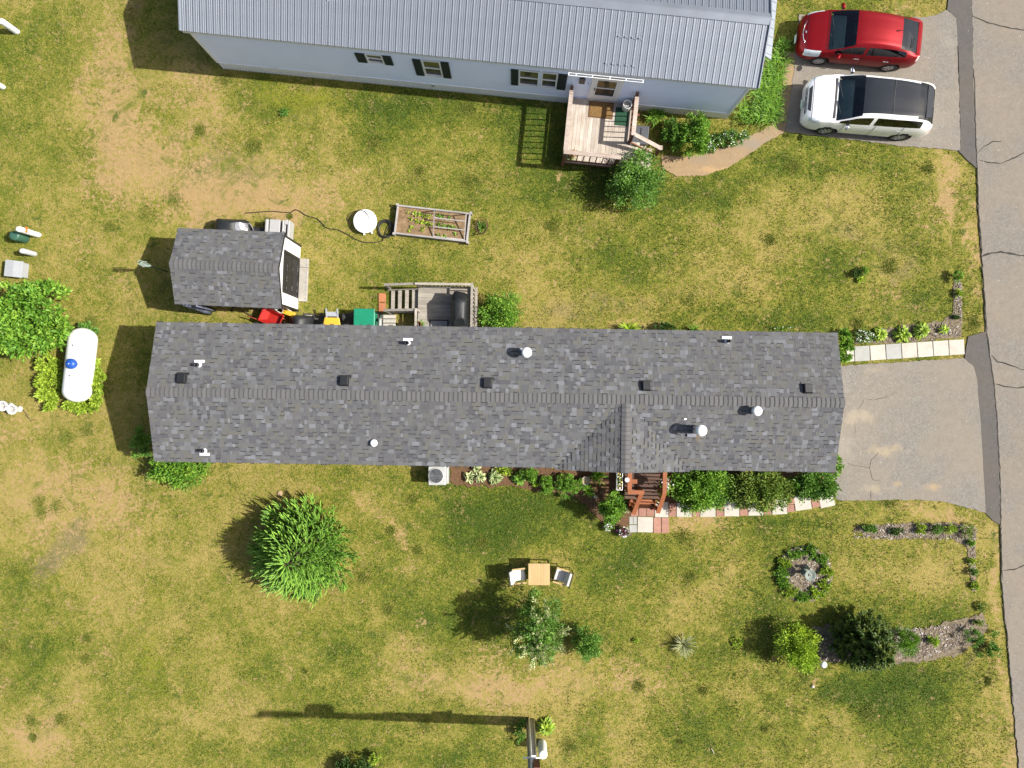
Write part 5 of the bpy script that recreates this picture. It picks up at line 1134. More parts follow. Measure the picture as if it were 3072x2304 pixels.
for x in (-.8, .8): MB().lathe([(.03, 0), (.06, .04), (.03, .1), (.05, .14), (.02, .18)], 10, (x, -.11, 9.6)).build('insulator', M['grey_plastic'], up, True)
pedestal('white pedestal with a round cap standing beside the tall utility pole', 1626, 2229, .92, .165, M['plastic_white'], group=None, flat=1.0)

tag(MB().tube([g(2134,2246,.02), g(2138,2252,.03), g(2143,2262,.02)], [.014, .017, .01], 6).build('stick', M['slab'], None), 'short pale stick lying on the lower lawn', 'stick')
t = thing('garden_stone', 'single pale stone on the lawn below the golden bush', 'stone', g(2438, 2059)); MB().lathe([(.05, -.02), (.07, .02), (.045, .05), (.005, .055)], 9).build('rock', M['slab'], t, True)
t = thing('garden_stone', 'flat tan stone on the lawn above the spruce', 'stone', g(840, 1480)); MB().lathe([(.1, -.02), (.11, .015), (.07, .03), (.005, .032)], 10).build('rock', mat('tan_stone', (.36, .25, .15), .9, .15), t, True)

# ------------------------------------------------------------------ cars
redp = mat('red_metallic_paint', (.205, .004, .008), .42, .05, 1.5, metal=.45, coat=.15, spec=.25)
whitep = mat('white_car_paint', (.80, .80, .79), .3, .02, 1.5, coat=.8)
wsg = tinted_glass('windscreen_glass', (.82, .90, .87), .05, .05); sdg = tinted_glass('dark_side_glass', (.055, .065, .06), .03, .06)
headm = mat('headlamp_lens', (.55, .60, .62), .12, .3, 14, spec=.8, coat=.5); tailm = mat('clear_tail_lens', (.62, .50, .50), .15, .25, 14, spec=.8, coat=.5); tailr = mat('red_tail_lens', (.45, .02, .02), .15, .2, 14, spec=.8)
panroof = mat('panoramic_roof_glass', (.018, .021, .026), .12, .1, 2, spec=.5, coat=.0)
cabin = mat('cabin_lining', (.035, .038, .038), .9, .2, 6); dashm = mat('dashboard', (.30, .36, .33), .8, .15, 5); seatm = mat('seat_fabric', (.10, .10, .105), .9, .15, 8); plate = mat('pale_green_plate', (.40, .50, .46), .5, .1, 20)
def catmull(P, sub):
    P = np.asarray(P, float); n = len(P); out = []
    for i in range(n-1):
        p0, p1, p2, p3 = P[max(i-1, 0)], P[i], P[i+1], P[min(i+2, n-1)]
        for k in range(sub):
            t = k/sub
            out.append(.5*(2*p1+(p2-p0)*t+(2*p0-5*p1+4*p2-p3)*t*t+(3*p1-p0-3*p2+p3)*t**3))
    out.append(P[-1]); return np.array(out)
def car(label, cat, loc, rz, S, ws, rg, side, paint, roofm, axles, wr, tw, half, heads, tails, grille=None, seams=()):
    t = thing('parked_car', label, cat, loc, rz, None)
    S = np.array(S, float); SU = 5; SV = 4
    D = catmull(S, SU); nu = len(D); grid = []
    for x, ysl, yw, zw, yb, zb, ye, ze, zt in D:
        prof = [(ysl, .20), (yw*.985, .36), (yw, zw), (yb, zb), (ye, ze), (ye*.55, zt-(zt-ze)*.22), (0, zt)]
        q = catmull(prof, SV); q[-1][0] = 0; grid.append([(x, y, z) for y, z in q])
    G = np.array(grid); nv = G.shape[1]; parts = {}
    def st(v): return np.interp(v, S[:, 0], np.arange(len(S)))          # x -> station number
    def cls(s, r, x):
        if r >= 16:
            if ws[0] <= s < ws[1]: return 'windshield'
            if rg[0] <= s < rg[1]: return 'rear_window'
            if ws[1] <= s < rg[0]:
                return 'roof' if r >= 17 else 'body'
        for i, (a, b) in enumerate(side):
            if 12 <= r < 15 and a <= s < b: return 'side_window%d' % i
        for a, b, r0, r1 in heads:
            if a <= s < b and r0 <= r < r1: return 'headlight'
        for a, b, r0, r1 in tails:
            if a <= s < b and r0 <= r < r1: return 'tail_light'
        if grille and grille[0] <= s < grille[1] and grille[2] <= r < grille[3]: return 'grille'
        return 'body'
    for sg in (-1, 1):
        W = G.copy(); W[:, :, 1] *= sg
        keep = np.ones((nu-1, nv-1), bool)
        for ax in axles:
            R_ = wr+.055; ax_, az = ax, wr
            for i in range(nu-1):
                for r in range(0, 11):
                    c = W[i:i+2, r:r+2].reshape(-1, 3).mean(0)
                    if math.hypot(c[0]-ax_, c[2]-az) < R_: keep[i, r] = False
            for i in range(nu):
                for r in range(0, 12):
                    d = math.hypot(W[i, r, 0]-ax_, W[i, r, 2]-az)
                    if d < R_ and d > 1e-6:
                        f = R_/d; W[i, r, 0] = ax_+(W[i, r, 0]-ax_)*f; W[i, r, 2] = az+(W[i, r, 2]-az)*f
        for i in range(nu-1):
            for r in range(nv-1):
                if not keep[i, r]: continue
                n = cls((i+.5)/SU, r, D[i, 0])
                key = (n, sg) if n.startswith(('side', 'head', 'tail')) else (n, 0)
                vs, fs = parts.setdefault(key, ({}, []))
                q = [(i, r), (i+1, r), (i+1, r+1), (i, r+1)]
                if sg < 0: pass
                ids = []
                for (a, b) in q:
                    p = tuple(np.round(W[a, b], 5)); ids.append(vs.setdefault(p, len(vs)))
                ids = list(dict.fromkeys(ids))
                if len(ids) >= 3: fs.append(tuple(ids if sg < 0 else ids[::-1]))
    # closed nose and tail
    vs, fs = parts[('body', 0)]
    for i, fl in ((0, 1), (nu-1, -1)):
        ring = [tuple(np.round((x, -y, z), 5)) for x, y, z in G[i]]+[tuple(np.round((x, y, z), 5)) for x, y, z in G[i][::-1]]
        ids = list(dict.fromkeys(vs.setdefault(p, len(vs)) for p in ring)); fs.append(tuple(ids[::fl]))
    mats = {'body': paint, 'roof': roofm, 'windshield': wsg, 'rear_window': sdg, 'headlight': headm, 'tail_light': tailm, 'grille': M['dark_metal']}
    for (n, sg), (vs, fs) in parts.items():
        nm = 'side_window' if n.startswith('side') else n
        mb = MB().add(list(vs.keys()), fs); o = mb.build(nm, mats.get(n, sdg), t, True)
        md = o.modifiers.new('edge', 'EDGE_SPLIT'); md.split_angle = rad(50)
    x0, x1 = S[0, 0], S[-1, 0]
    for sx_, r0, r1 in seams:                                # shut lines of doors, bonnet and hatch
        i = int(np.argmin(abs(D[:, 0]-sx_)))
        for sg in (-1, 1):
            pts_ = [(x, sg*(y+.003), z+.002) for x, y, z in G[i][r0:r1]]
            MB().tube(pts_, .006, 4, False).build('seam', M['black'], t)
    MB().box(x0+.3, x1-.3, -half+.22, half-.22, .17, .42).build('underbody', M['black'], t)
    MB().box(ws_x(S, ws[0])+.25, ws_x(S, rg[0]), -half+.2, half-.2, .42, .5).build('cabin_floor', cabin, t)
    wx = ws_x(S, ws[0]); zb = np.interp(wx, S[:, 0], S[:, 5])
    d = MB().add([(wx+.05, -half+.2, zb-.12), (wx+.05, half-.2, zb-.12), (wx+.62, half-.2, zb-.05), (wx+.62, -half+.2, zb-.05), (wx+.05, -half+.2, zb-.4), (wx+.05, half-.2, zb-.4), (wx+.62, half-.2, zb-.4), (wx+.62, -half+.2, zb-.4)], [(3, 2, 1, 0), (4, 5, 6, 7), (0, 1, 5, 4), (1, 2, 6, 5), (2, 3, 7, 6), (3, 0, 4, 7)]).build('dashboard', dashm, t)
    sw_ = MB().tube([(wx+.74+.06*math.sin(2*PI*k/16), -.37+.18*math.cos(2*PI*k/16), zb-.06+.15*math.sin(2*PI*k/16)) for k in range(17)], .016, 6).build('steering_wheel', M['black'], t, True)
    for xs_ in (wx+1.05, wx+2.0):
        for y in (-.37, .37):
            MB().box(xs_, xs_+.5, y-.24, y+.24, .5, .68).box(xs_+.45, xs_+.6, y-.23, y+.23, .6, zb+.12).box(xs_+.5, xs_+.6, y-.12, y+.12, zb+.14, zb+.30).build('seat', seatm, t, bevel=.04)
    MB().box(wx+.62, wx+.66, -.1, .1, zb+.28, zb+.34).build('interior_mirror', M['black'], t)
    for ax in axles:
        for sg in (-1, 1):
            yo = half-.02
            w = MB().lathe([(wr*.66, -tw), (wr*.9, -tw), (wr, -tw*.75), (wr, -tw*.2), (wr*.93, 0), (wr*.68, .0), (wr*.64, -.02)], 30, cap=False)
            mtx = Matrix.Translation((ax, sg*yo, wr)) @ Matrix.Rotation(-sg*PI/2, 4, 'X')
            w.xf(mtx); wo_ = w.build('wheel', M['rubber'], t, True)
            rmb = MB().lathe([(wr*.65, -.012), (wr*.60, -.01), (wr*.58, -.05)], 30, cap=False).lathe([(.005, -.008), (.055, -.01), (.06, -.04)], 16, cap=False)
            for k in range(6):
                a = 2*PI*k/6; c, s = math.cos(a), math.sin(a); rmb.bar((.04*c, .04*s, -.025), (wr*.61*c, wr*.61*s, -.022), .075, .02)
            rmb.xf(mtx); rmb.build('rim', M['rim'], wo_, True)
            dk_ = MB().lathe([(.005, -.075), (wr*.62, -.075)], 24).xf(mtx); dk_.build('brake_disc', M['dark_metal'], wo_)
            ar = MB(); pts_ = [(ax+(wr+.05)*math.cos(a), wr+(wr+.05)*math.sin(a)) for a in np.linspace(-.3, PI+.3, 22)]
            vs = []; fs = []
            for (px_, pz) in pts_: vs += [(px_, sg*(yo-.03), pz), (px_, sg*(yo-.34), pz)]
            for k in range(21): fs.append((2*k, 2*k+1, 2*k+3, 2*k+2))
            MB().add(vs, fs).build('wheel_arch', M['black'], t)
    return t
def ws_x(S, s): return float(np.interp(s, np.arange(len(S)), np.array(S)[:, 0]))
def mirrors(t, x, z, y, m, tilt=0):
    for sg in (-1, 1):
        o = MB().lathe([(.005, -.085), (.05, -.08), (.075, -.04), (.08, .02), (.07, .06), (.005, .075)], 14)
        o.xf(Matrix.Translation((x, sg*(y+.11), z)) @ Matrix.Rotation(rad(sg*18), 4, 'Z') @ Matrix.Diagonal((.7, 1.55, 1, 1)) @ Matrix.Rotation(PI/2, 4, 'Y')); mm = o.build('mirror', m, t, True)
        MB().bar((x, sg*(y-.06), z-.05), (x, sg*(y+.06), z-.02), .06, .04).build('mirror_arm', M['black'], mm)
P_ = [(-2.20,.50,.58,.45,.53,.60,.36,.64,.66),(-2.09,.64,.74,.48,.68,.69,.50,.74,.76),(-1.88,.73,.82,.52,.76,.79,.60,.84,.86),(-1.50,.76,.855,.60,.79,.90,.68,.935,.955),(-1.28,.77,.86,.65,.80,.955,.71,.99,1.01),
      (-.86,.77,.8625,.68,.80,.99,.70,1.18,1.225),(-.45,.77,.8625,.70,.80,1.01,.65,1.375,1.425),(.1,.77,.86,.72,.80,1.03,.62,1.43,1.49),(.7,.77,.86,.74,.79,1.05,.60,1.41,1.47),(1.24,.76,.855,.76,.77,1.07,.58,1.31,1.36),
      (1.62,.75,.84,.78,.75,1.08,.57,1.19,1.22),(1.95,.72,.80,.78,.71,1.05,.58,1.075,1.09),(2.10,.67,.75,.76,.64,1.0,.52,1.03,1.04),(2.19,.58,.68,.62,.58,.82,.46,.86,.88),(2.22,.52,.62,.5,.52,.6,.4,.62,.64)]
red = car('red hatchback parked on the upper driveway, farther from the lawn', 'car', (13.05, 12.96, .022), -5.6, P_, (4, 6), (9, 11), [(4.6, 6.9), (7.1, 9.0), (9.05, 9.9)], redp, redp, (-1.33, 1.34), .31, .19, .8625, [(1.3, 3.0, 9, 14)], [(11.4, 13.0, 9, 13)], seams=[(-.95, 2, 13), (.12, 2, 13), (1.02, 2, 13), (-1.33, 15, 25), (-2.02, 13, 25)])
mirrors(red, -.88, 1.02, .84, redp)
for y in (-.875, .875):
    for x in (-.25, .85): MB().box(x, x+.2, y-.012, y+.012, .83, .86).build('door_handle', M['chrome'], red)
MB().box(-2.33, -2.31, -.27, .03, .33, .48).build('licence_plate', plate, red)
ch_ = MB().tube([(-2.02, -.5, .765), (-2.13, -.25, .735), (-2.17, 0, .725), (-2.13, .25, .735), (-2.02, .5, .765)], .016, 6).build('grille_strip', M['chrome'], red, True)
MB().lathe([(.045, 0), (.045, .014), (.01, .02)], 14, (-2.07, 0, .765)).build('badge', M['chrome'], red)
MB().tube([(.98, .0, 1.44), (1.12, 0, 1.50), (1.2, 0, 1.53)], [.02, .012, .005], 6).build('antenna', M['black'], red)
MB().tube([(1.68, -.45, 1.215), (1.72, -.1, 1.225)], .012, 5).build('rear_wiper', M['black'], red)
for a, b in (((-1.25, -.1, 1.02), (-1.12, -.62, 1.05)), ((-1.25, .5, 1.02), (-1.14, .02, 1.07))): MB().tube([a, b], .012, 5).build('wiper', M['black'], red)
MB().bar((1.98, -.6, 1.09), (1.98, .6, 1.09), .12, .03).build('spoiler', redp, red, bevel=.012)
E_ = [(-2.34,.62,.70,.52,.66,.80,.50,.86,.89),(-2.20,.76,.86,.56,.80,.91,.64,.96,.99),(-1.92,.83,.935,.62,.87,1.0,.74,1.05,1.08),(-1.55,.86,.955,.68,.89,1.07,.80,1.11,1.14),(-1.36,.87,.96,.72,.90,1.10,.82,1.135,1.16),
      (-.98,.87,.9625,.74,.90,1.12,.79,1.36,1.40),(-.60,.87,.9625,.76,.90,1.13,.74,1.56,1.615),(0,.87,.96,.78,.89,1.15,.71,1.62,1.685),(.7,.87,.96,.80,.89,1.17,.70,1.61,1.675),(1.42,.86,.955,.82,.88,1.2,.67,1.55,1.61),
      (1.85,.85,.94,.84,.86,1.2,.66,1.42,1.46),(2.12,.80,.90,.85,.80,1.15,.66,1.19,1.22),(2.25,.73,.85,.8,.72,1.0,.62,1.03,1.05),(2.33,.68,.80,.6,.68,.72,.54,.74,.76)]
suv = car('white suv with black panoramic roof on the upper driveway, nearer the lawn', 'car', (13.36, 10.40, .022), -5.0, E_, (4, 6), (9, 11.6), [(4.5, 6.9), (7.08, 9.7)], whitep, panroof, (-1.40, 1.39), .36, .22, .9625, [(.6, 2.0, 11, 15)], [(10.9, 12.2, 9, 12)], grille=(0.0, .9, 18, 24), seams=[(-1.0, 2, 13), (.15, 2, 13), (1.1, 2, 13), (-1.47, 15, 25), (-2.2, 13, 25)])
mirrors(suv, -.95, 1.2, .94, M['chrome'])
for y in (-.975, .975):
    for x in (-.2, .95): MB().box(x, x+.2, y-.012, y+.012, .98, 1.01).build('door_handle', M['chrome'], suv)
MB().box(-2.45, -2.43, -.2, .12, .42, .57).build('licence_plate', plate, suv)
for x in (.45,): MB().box(x-.012, x+.012, -.62, .62, 1.686, 1.690).build('roof_seam', M['dark_metal'], suv)
for z, x in ((.80, -2.355), (.72, -2.36), (.64, -2.36)): MB().box(x-.012, x+.01, -.48, .48, z-.018, z+.018).build('grille_bar', M['chrome'], suv)
MB().add([(1.72, -.60, 1.535), (1.72, .60, 1.535), (1.98, .52, 1.45), (1.98, -.52, 1.45), (1.72, -.60, 1.505), (1.72, .60, 1.505), (1.98, .52, 1.43), (1.98, -.52, 1.43)], [(0, 3, 2, 1), (4, 5, 6, 7), (0, 1, 5, 4), (2, 3, 7, 6), (1, 2, 6, 5), (3, 0, 4, 7)]).build('spoiler', panroof, suv); MB().box(1.98, 2.02, -.16, .16, 1.41, 1.45).build('brake_light', M['black'], suv)
for a, b in (((-1.38, -.1, 1.17), (-1.2, -.72, 1.22)), ((-1.36, .6, 1.17), (-1.22, .0, 1.24))): MB().tube([a, b], .014, 5).build('wiper', M['black'], suv)
MB().box(-1.47, -1.40, -.74, .74, 1.145, 1.152).build('cowl', M['black'], suv)

# ------------------------------------------------------------------ vegetation
G_ = dict(
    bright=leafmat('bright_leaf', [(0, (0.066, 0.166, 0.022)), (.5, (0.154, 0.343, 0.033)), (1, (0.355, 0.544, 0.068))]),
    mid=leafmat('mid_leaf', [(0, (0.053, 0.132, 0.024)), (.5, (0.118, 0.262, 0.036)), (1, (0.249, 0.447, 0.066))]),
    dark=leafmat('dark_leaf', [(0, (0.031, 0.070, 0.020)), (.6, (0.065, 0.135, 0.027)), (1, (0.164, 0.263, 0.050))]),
    olive=leafmat('olive_leaf', [(0, (0.075, 0.139, 0.023)), (.5, (0.165, 0.267, 0.042)), (.85, (0.304, 0.406, 0.063)), (1, (0.432, 0.355, 0.087))]),
    gold=leafmat('golden_leaf', [(0, (0.1170, 0.2081, 0.0200)), (.5, (0.3277, 0.5141, 0.0380)), (1, (0.6545, 0.8000, 0.0680))]),
    lime=leafmat('lime_leaf', [(0, (0.131, 0.222, 0.024)), (.5, (0.322, 0.463, 0.042)), (1, (0.564, 0.704, 0.081))]),
    varieg=leafmat('variegated_leaf', [(0, (.035, .085, .016)), (.62, (.07, .15, .022)), (.70, (.38, .48, .18)), (1, (.68, .70, .38))]),
    spruce=leafmat('spruce_needles', [(0, (0.082, 0.178, 0.037)), (.5, (0.164, 0.342, 0.050)), (1, (0.313, 0.546, 0.076))], .2),
    juniper=leafmat('juniper_needles', [(0, (0.035, 0.070, 0.014)), (.55, (0.063, 0.119, 0.021)), (1, (0.166, 0.210, 0.032))], .2),
    grassg=leafmat('blade_leaf', [(0, (0.057, 0.135, 0.018)), (.5, (0.144, 0.308, 0.027)), (1, (0.308, 0.501, 0.056))]),
    straw=leafmat('pale_blade', [(0, (0.176, 0.215, 0.073)), (.5, (0.353, 0.378, 0.174)), (1, (0.576, 0.576, 0.377))]),
    petal_w=mat('white_petal', (.75, .74, .70), .6, .05), petal_r=mat('dark_red_petal', (.14, .012, .03), .6, .3), petal_p=mat('pink_petal', (.55, .09, .16), .6, .3), petal_y=mat('yellow_petal', (.62, .42, .03), .6, .2), petal_v=mat('purple_petal', (.09, .02, .12), .6, .3),
)
def leafmesh(name, C, Nn, size, aspect, rng, tint=None, fold=.25, spread=.9, droop=0):
    """Folded two-face leaves at C, growing roughly along Nn."""
    n = len(C); d = Nn+rng.normal(0, spread, (n, 3)); d[:, 2] -= droop
    d /= np.linalg.norm(d, axis=1)[:, None]+1e-9
    r = rng.normal(0, .55, (n, 3))+np.array((0, 0, 1.0)); s = np.cross(d, r); s /= np.linalg.norm(s, axis=1)[:, None]+1e-9
    u = np.cross(s, d); flip = np.sign(u[:, 2])[:, None]; flip[flip == 0] = 1; u *= flip
    L = (size*rng.uniform(.65, 1.3, n))[:, None]; w = L*aspect
    b = C; tip = C+d*L; m = C+d*L*.45
    v = np.stack([b, m+s*w*.5+u*L*fold*.5, tip, m-s*w*.5+u*L*fold*.5], 1).reshape(-1, 3)
    i = np.arange(n)*4; f = np.concatenate([np.stack([i, i+1, i+2], 1), np.stack([i, i+2, i+3], 1)])
    if tint is None: tint = np.clip(rng.normal(.5, .24, n), 0, 1)
    return npmesh(name, v, f, False, {'tint': ('FACE', np.concatenate([tint, tint]))})
def crown_pts(lobes, n, rng, clump=.16, shell=.8, gap=.0, cl=None):
    """Leaf positions in clumps over the shells of several lobes (cx, cy, cz, rx, ry, rz)."""
    V_ = np.array([(l[3]*l[4]+l[3]*l[5]) for l in lobes]); pr = V_/V_.sum(); C = []; D = []; T = []
    for l, p in zip(lobes, pr):
        k = max(8, int((cl or n/60)*p)); m = max(10, int(n*p))
        dd = rng.normal(0, 1, (k, 3)); dd[:, 2] = np.abs(dd[:, 2])*1.0-.25; dd /= np.linalg.norm(dd, axis=1)[:, None]
        rr = np.where(rng.random(k) < shell, rng.uniform(.82, 1.06, k), rng.uniform(.35, .8, k))
        cc = dd*rr[:, None]*np.array(l[3:6])+np.array(l[:3]); ct = rng.normal(0, .13, k)
        ii = rng.integers(0, k, m); sz = min(l[3], l[4], l[5])*clump*2
        off = rng.normal(0, 1, (m, 3))*sz*.55
        C.append(cc[ii]+off); D.append(dd[ii]*.9+off/sz*.5+np.array((0, 0, .35))); T.append(ct[ii])
    C = np.vstack(C); D = np.vstack(D); T = np.concatenate(T); ok = C[:, 2] > .03
    return C[ok], D[ok], T[ok]
def stems(base, tops, r0, m, parent, name='stem'):
    mb = MB()
    for tp in tops:
        mid = ((base[0]+tp[0])/2+R.uniform(-.05, .05), (base[1]+tp[1])/2+R.uniform(-.05, .05), (base[2]+tp[2])*.5)
        mb.tube([base, mid, tp], [r0, r0*.7, r0*.3], 6)
    return mb.build(name, m, parent, True)
_seed = [100]
def shrub(label, px, py, rx, ry, h, m, n, leaf=.07, aspect=.5, name='shrub', cat='shrub', group=None, lobes=None, clump=.16, zref=.5, white=0, trunk=.03, spread=.9, gold=None, low=.0, cl=None, droop=0, wm='petal_w'):
    _seed[0] += 1; rng = np.random.default_rng(_seed[0])
    x, y, _ = g(px, py, h*zref); t = thing(name, label, cat, (x, y, 0), 0, group)
    if lobes is None:
        lobes = []
        k = 5 if rx > .5 else 3
        for i in range(k):
            a = 2*PI*i/k+rng.uniform(0, 1); q = .34
            lobes.append((rx*q*math.cos(a), ry*q*math.sin(a), h*(.42+.10*rng.uniform(-1, 1)), rx*rng.uniform(.58, .72), ry*rng.uniform(.58, .72), h*rng.uniform(.40, .50)))
        lobes.append((0, 0, h*.52, rx*.62, ry*.62, h*.48))
    C, D, T = crown_pts(lobes, n, rng, clump, cl=cl)
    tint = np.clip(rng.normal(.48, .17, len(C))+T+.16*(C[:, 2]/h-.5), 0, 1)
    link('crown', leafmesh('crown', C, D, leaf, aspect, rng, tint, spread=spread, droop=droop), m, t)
    tops = [(l[0], l[1], l[2]) for l in lobes]
    stems((0, 0, -.03), tops, trunk, M['bark'], t, 'trunk' if name.endswith('tree') else 'stem')
    if white:
        hi = C[rng.choice(len(C), white)]+np.array((0, 0, .05)); me = leafmesh('blossom', hi, np.tile((0, 0, 1.), (white, 1)), .05, .9, rng)
        link('blossom', me, G_[wm], t)
    return t
def fronds(label, px, py, n, L, w, m, name='daylily', cat='plant', group=None, z=0, tilt=(.35, 1.1), petals=None, root=None, loc=None, width_pow=.5, flat=.6, base=.0):
    """A clump of arching strap leaves."""
    _seed[0] += 1; rng = np.random.default_rng(_seed[0]); vs, fs, tt = [], [], []
    for i in range(n):
        a = rng.uniform(0, 2*PI); e = rng.uniform(*tilt); ll = L*rng.uniform(.6, 1.15); c, s = math.cos(a), math.sin(a); r0 = rng.uniform(0, .12*L); x = r0*c; z_ = 0.0; b = len(vs); bx, by = rng.uniform(-1, 1, 2)*base; tw = rng.uniform(-.3, .3); th = PI/2-e*.45; k = 5; rr = r0
        for j in range(k+1):
            f = j/k; ww = w*(math.sin(PI*min(.97, f*.86+.12)))**width_pow*.5
            vs += [(bx+rr*c-ww*s, by+rr*s+ww*c, z_+.0), (bx+rr*c+ww*s, by+rr*s-ww*c, z_+.002)]
            rr += ll/k*math.cos(th); z_ = max(.02, z_+ll/k*math.sin(th)); th -= e*flat*(.4+f)
        t_ = float(np.clip(rng.normal(.5, .22), 0, 1))
        for j in range(k): fs.append((b+2*j, b+2*j+1, b+2*j+3, b+2*j+2)); tt.append(t_)
    t = root or thing(name, label, cat, (*(loc or g(px, py))[:2], z), 0, group)
    o = link('blades', npmesh('blades', vs, fs, True, {'tint': ('FACE', tt)}), m, t)
    return t
def hosta_leaf_mesh(nm, L, w, tint, edge=None):
    vs, fs, tt = [], [], []
    k = 5
    for j in range(k+1):
        f = j/k; ww = w*.5*math.sin(PI*min(1, f*.93+.05))**.7; x = L*(.1+.9*f)*(1-.14*f); z = L*(.55*f-.62*f*f)+.05
        vs += [(x, -ww, z+ww*.25), (x, -ww*.5, z), (x, ww*.5, z), (x, ww, z+ww*.25)]
    for j in range(k):
        for i in range(3): fs.append((4*j+i, 4*j+4+i, 4*j+5+i, 4*j+1+i)); tt.append(tint if i == 1 or edge is None else edge)
    return npmesh(nm, vs, fs, True, {'tint': ('FACE', tt)})
def hosta(label, px, py, r, m, n=26, edge=None, group=None, base=.5, asp=.42, z=0):
    _seed[0] += 1; rr = random.Random(_seed[0]); t = thing('hosta', label, 'plant', (*g(px, py, .15)[:2], z), 0, group)
    ms = [hosta_leaf_mesh('leaf', r, r*asp, min(1, max(0, base+d)), edge) for d in (-.3, -.1, .1, .3)]
    for i in range(n):
        o = link('leaf', rr.choice(ms), None, t)
        if not o.data.materials: o.data.materials.append(m)
        f = i/n; o.rotation_euler = (rr.uniform(-.2, .2), -(.9-1.0*f)+rr.uniform(-.12, .12) if f < .5 else rr.uniform(-.15, .2), i*2.4+rr.uniform(-.3, .3)); s = rr.uniform(.6, .85)+.25*f; o.scale = (s, s, s); o.location = (0, 0, .10*(1-f)+.02)
    return t
# -- left edge
shrub('large leafy yellow green bush at the left edge above the propane tank', 88, 945, 1.55, 1.4, 2.1, G_['bright'], 8000, .165, .48, 'tree', 'tree', lobes=[(-.5,.3,1.2,1.1,.9,.75),(.5,.2,1.1,.95,.9,.75),(.1,-.75,1.0,1.15,.8,.7),(-.8,-.5,1.0,.9,.9,.7),(.95,-.75,1.15,.75,.6,.55)], trunk=.06, clump=.12, cl=150)
gj = 'golden shrubs around the propane tank'
shrub('golden low bush on the left side of the propane tank', 148, 1140, .48, 1.15, .55, G_['lime'], 4200, .12, .45, group=gj, low=1)
shrub('golden low bush on the right side of the propane tank', 290, 1140, .26, 1.05, .5, G_['lime'], 2600, .12, .45, group=gj)
shrub('golden low bush at the lower end of the propane tank', 240, 1218, .6, .28, .42, G_['lime'], 1800, .11, .45, group=gj)
shrub('dark leafy bush behind the upper end of the propane tank', 268, 1000, .35, .45, .5, G_['mid'], 1100, .13, .5)
# -- by the near home
shrub('leafy green bush at the lower left corner of the shingled home', 535, 1412, 1.1, .78, 1.15, G_['bright'], 5200, .11, .42, cl=90)
shrub('bush in the shade at the left end wall of the shingled home', 425, 1330, .42, .6, .9, G_['mid'], 1600, .11, .42)
shrub('bright round leafy bush right of the grey back deck', 1505, 940, .80, .80, 1.35, G_['bright'], 6500, .075, .5, cl=110)
for k, (px, py, rx, ry, n, l) in enumerate([(2090,1466,1.2,.78,11000,'dense green bush right of the red porch, nearest to its steps'),(2278,1468,1.25,.78,11000,'dense olive bush in the middle of the row along the front wall'),(2438,1456,.85,.6,6500,'dense dark bush at the driveway end of the front row')]):
    shrub(l, px, py, rx, ry, 1.15, (G_['bright'], G_['olive'], G_['mid'])[k], n, .115, .40, group='bushes along the front wall', cl=130, white=(0, 0, 40)[k], wm='petal_p')
shrub('narrow bush at the lower right corner of the shingled home', 2512, 1392, .16, .42, .6, G_['bright'], 700, .09, .4)
shrub('leafy bush at the upper right corner of the shingled home', 2532, 1035, .30, .80, .7, G_['bright'], 1700, .11, .42)
shrub('upright leafy bush below the left rail of the red porch', 1840, 1525, .48, .62, 1.75, G_['bright'], 4600, .09, .42, zref=.55)
shrub('small clipped round bush beside the hostas', 1643, 1456, .34, .37, .55, G_['bright'], 3600, .05, .5, clump=.1)
shrub('larger clipped round bush next to the pale bucket pot', 1704, 1452, .47, .46, .65, G_['bright'], 5600, .05, .5, clump=.1)
shrub('dark bush peeking out behind the back roof edge', 1995, 985, .5, .25, .6, G_['dark'], 1200, .07, .5)
fronds('yellow green striped grass behind the back roof edge', 1885, 990, 70, .55, .03, G_['gold'], 'ornamental_grass', tilt=(.5, 1.1))
fronds('grassy leaves along the roof edge by the bright bush', 2080, 992, 60, .4, .03, G_['grassg'], 'ornamental_grass')
hg = 'hostas along the front wall'
hosta('cream edged hosta beside the air conditioner', 1408, 1432, .34, G_['varieg'], 14, 1.0, hg)
hosta('cream edged hosta, second from the air conditioner', 1440, 1432, .34, G_['varieg'], 18, .95, hg)
hosta('large pale striped hosta in the middle of the front bed', 1484, 1432, .42, G_['varieg'], 30, .8, hg, asp=.3)
hosta('small pale hosta close under the eave', 1428, 1406, .28, G_['varieg'], 12, .9, hg)
hosta('green hosta left of the clipped round bushes', 1556, 1436, .36, G_['grassg'], 26, None, hg, asp=.34)
shrub('feathery tall green plant between hosta and clipped bush', 1590, 1420, .30, .34, .6, G_['bright'], 1300, .09, .3, 'leafy_plant', 'plant')
shrub('small yellow plant at the edge of the front bed', 1605, 1452, .12, .12, .2, G_['gold'], 260, .06, .5, 'leafy_plant', 'plant')
shrub('yellow green leaves beside the hostas under the eave', 1512, 1410, .3, .2, .3, G_['lime'], 420, .09, .45, 'leafy_plant', 'plant')
fronds('dark iris clump with pale blades under the cross gable', 1790, 1425, 70, .55, .035, G_['grassg'], 'iris', tilt=(.3, .9))
fronds('arching green lily clump below the pale bucket pot', 1762, 1470, 50, .42, .03, G_['grassg'], 'daylily')
fronds('small white tipped plant at the foot of the porch steps', 1882, 1525, 30, .25, .03, G_['straw'], 'leafy_plant')
shrub('white flowering low plant left of the flower pot', 1822, 1580, .2, .22, .28, G_['mid'], 500, .06, .4, 'leafy_plant', 'plant', white=110)
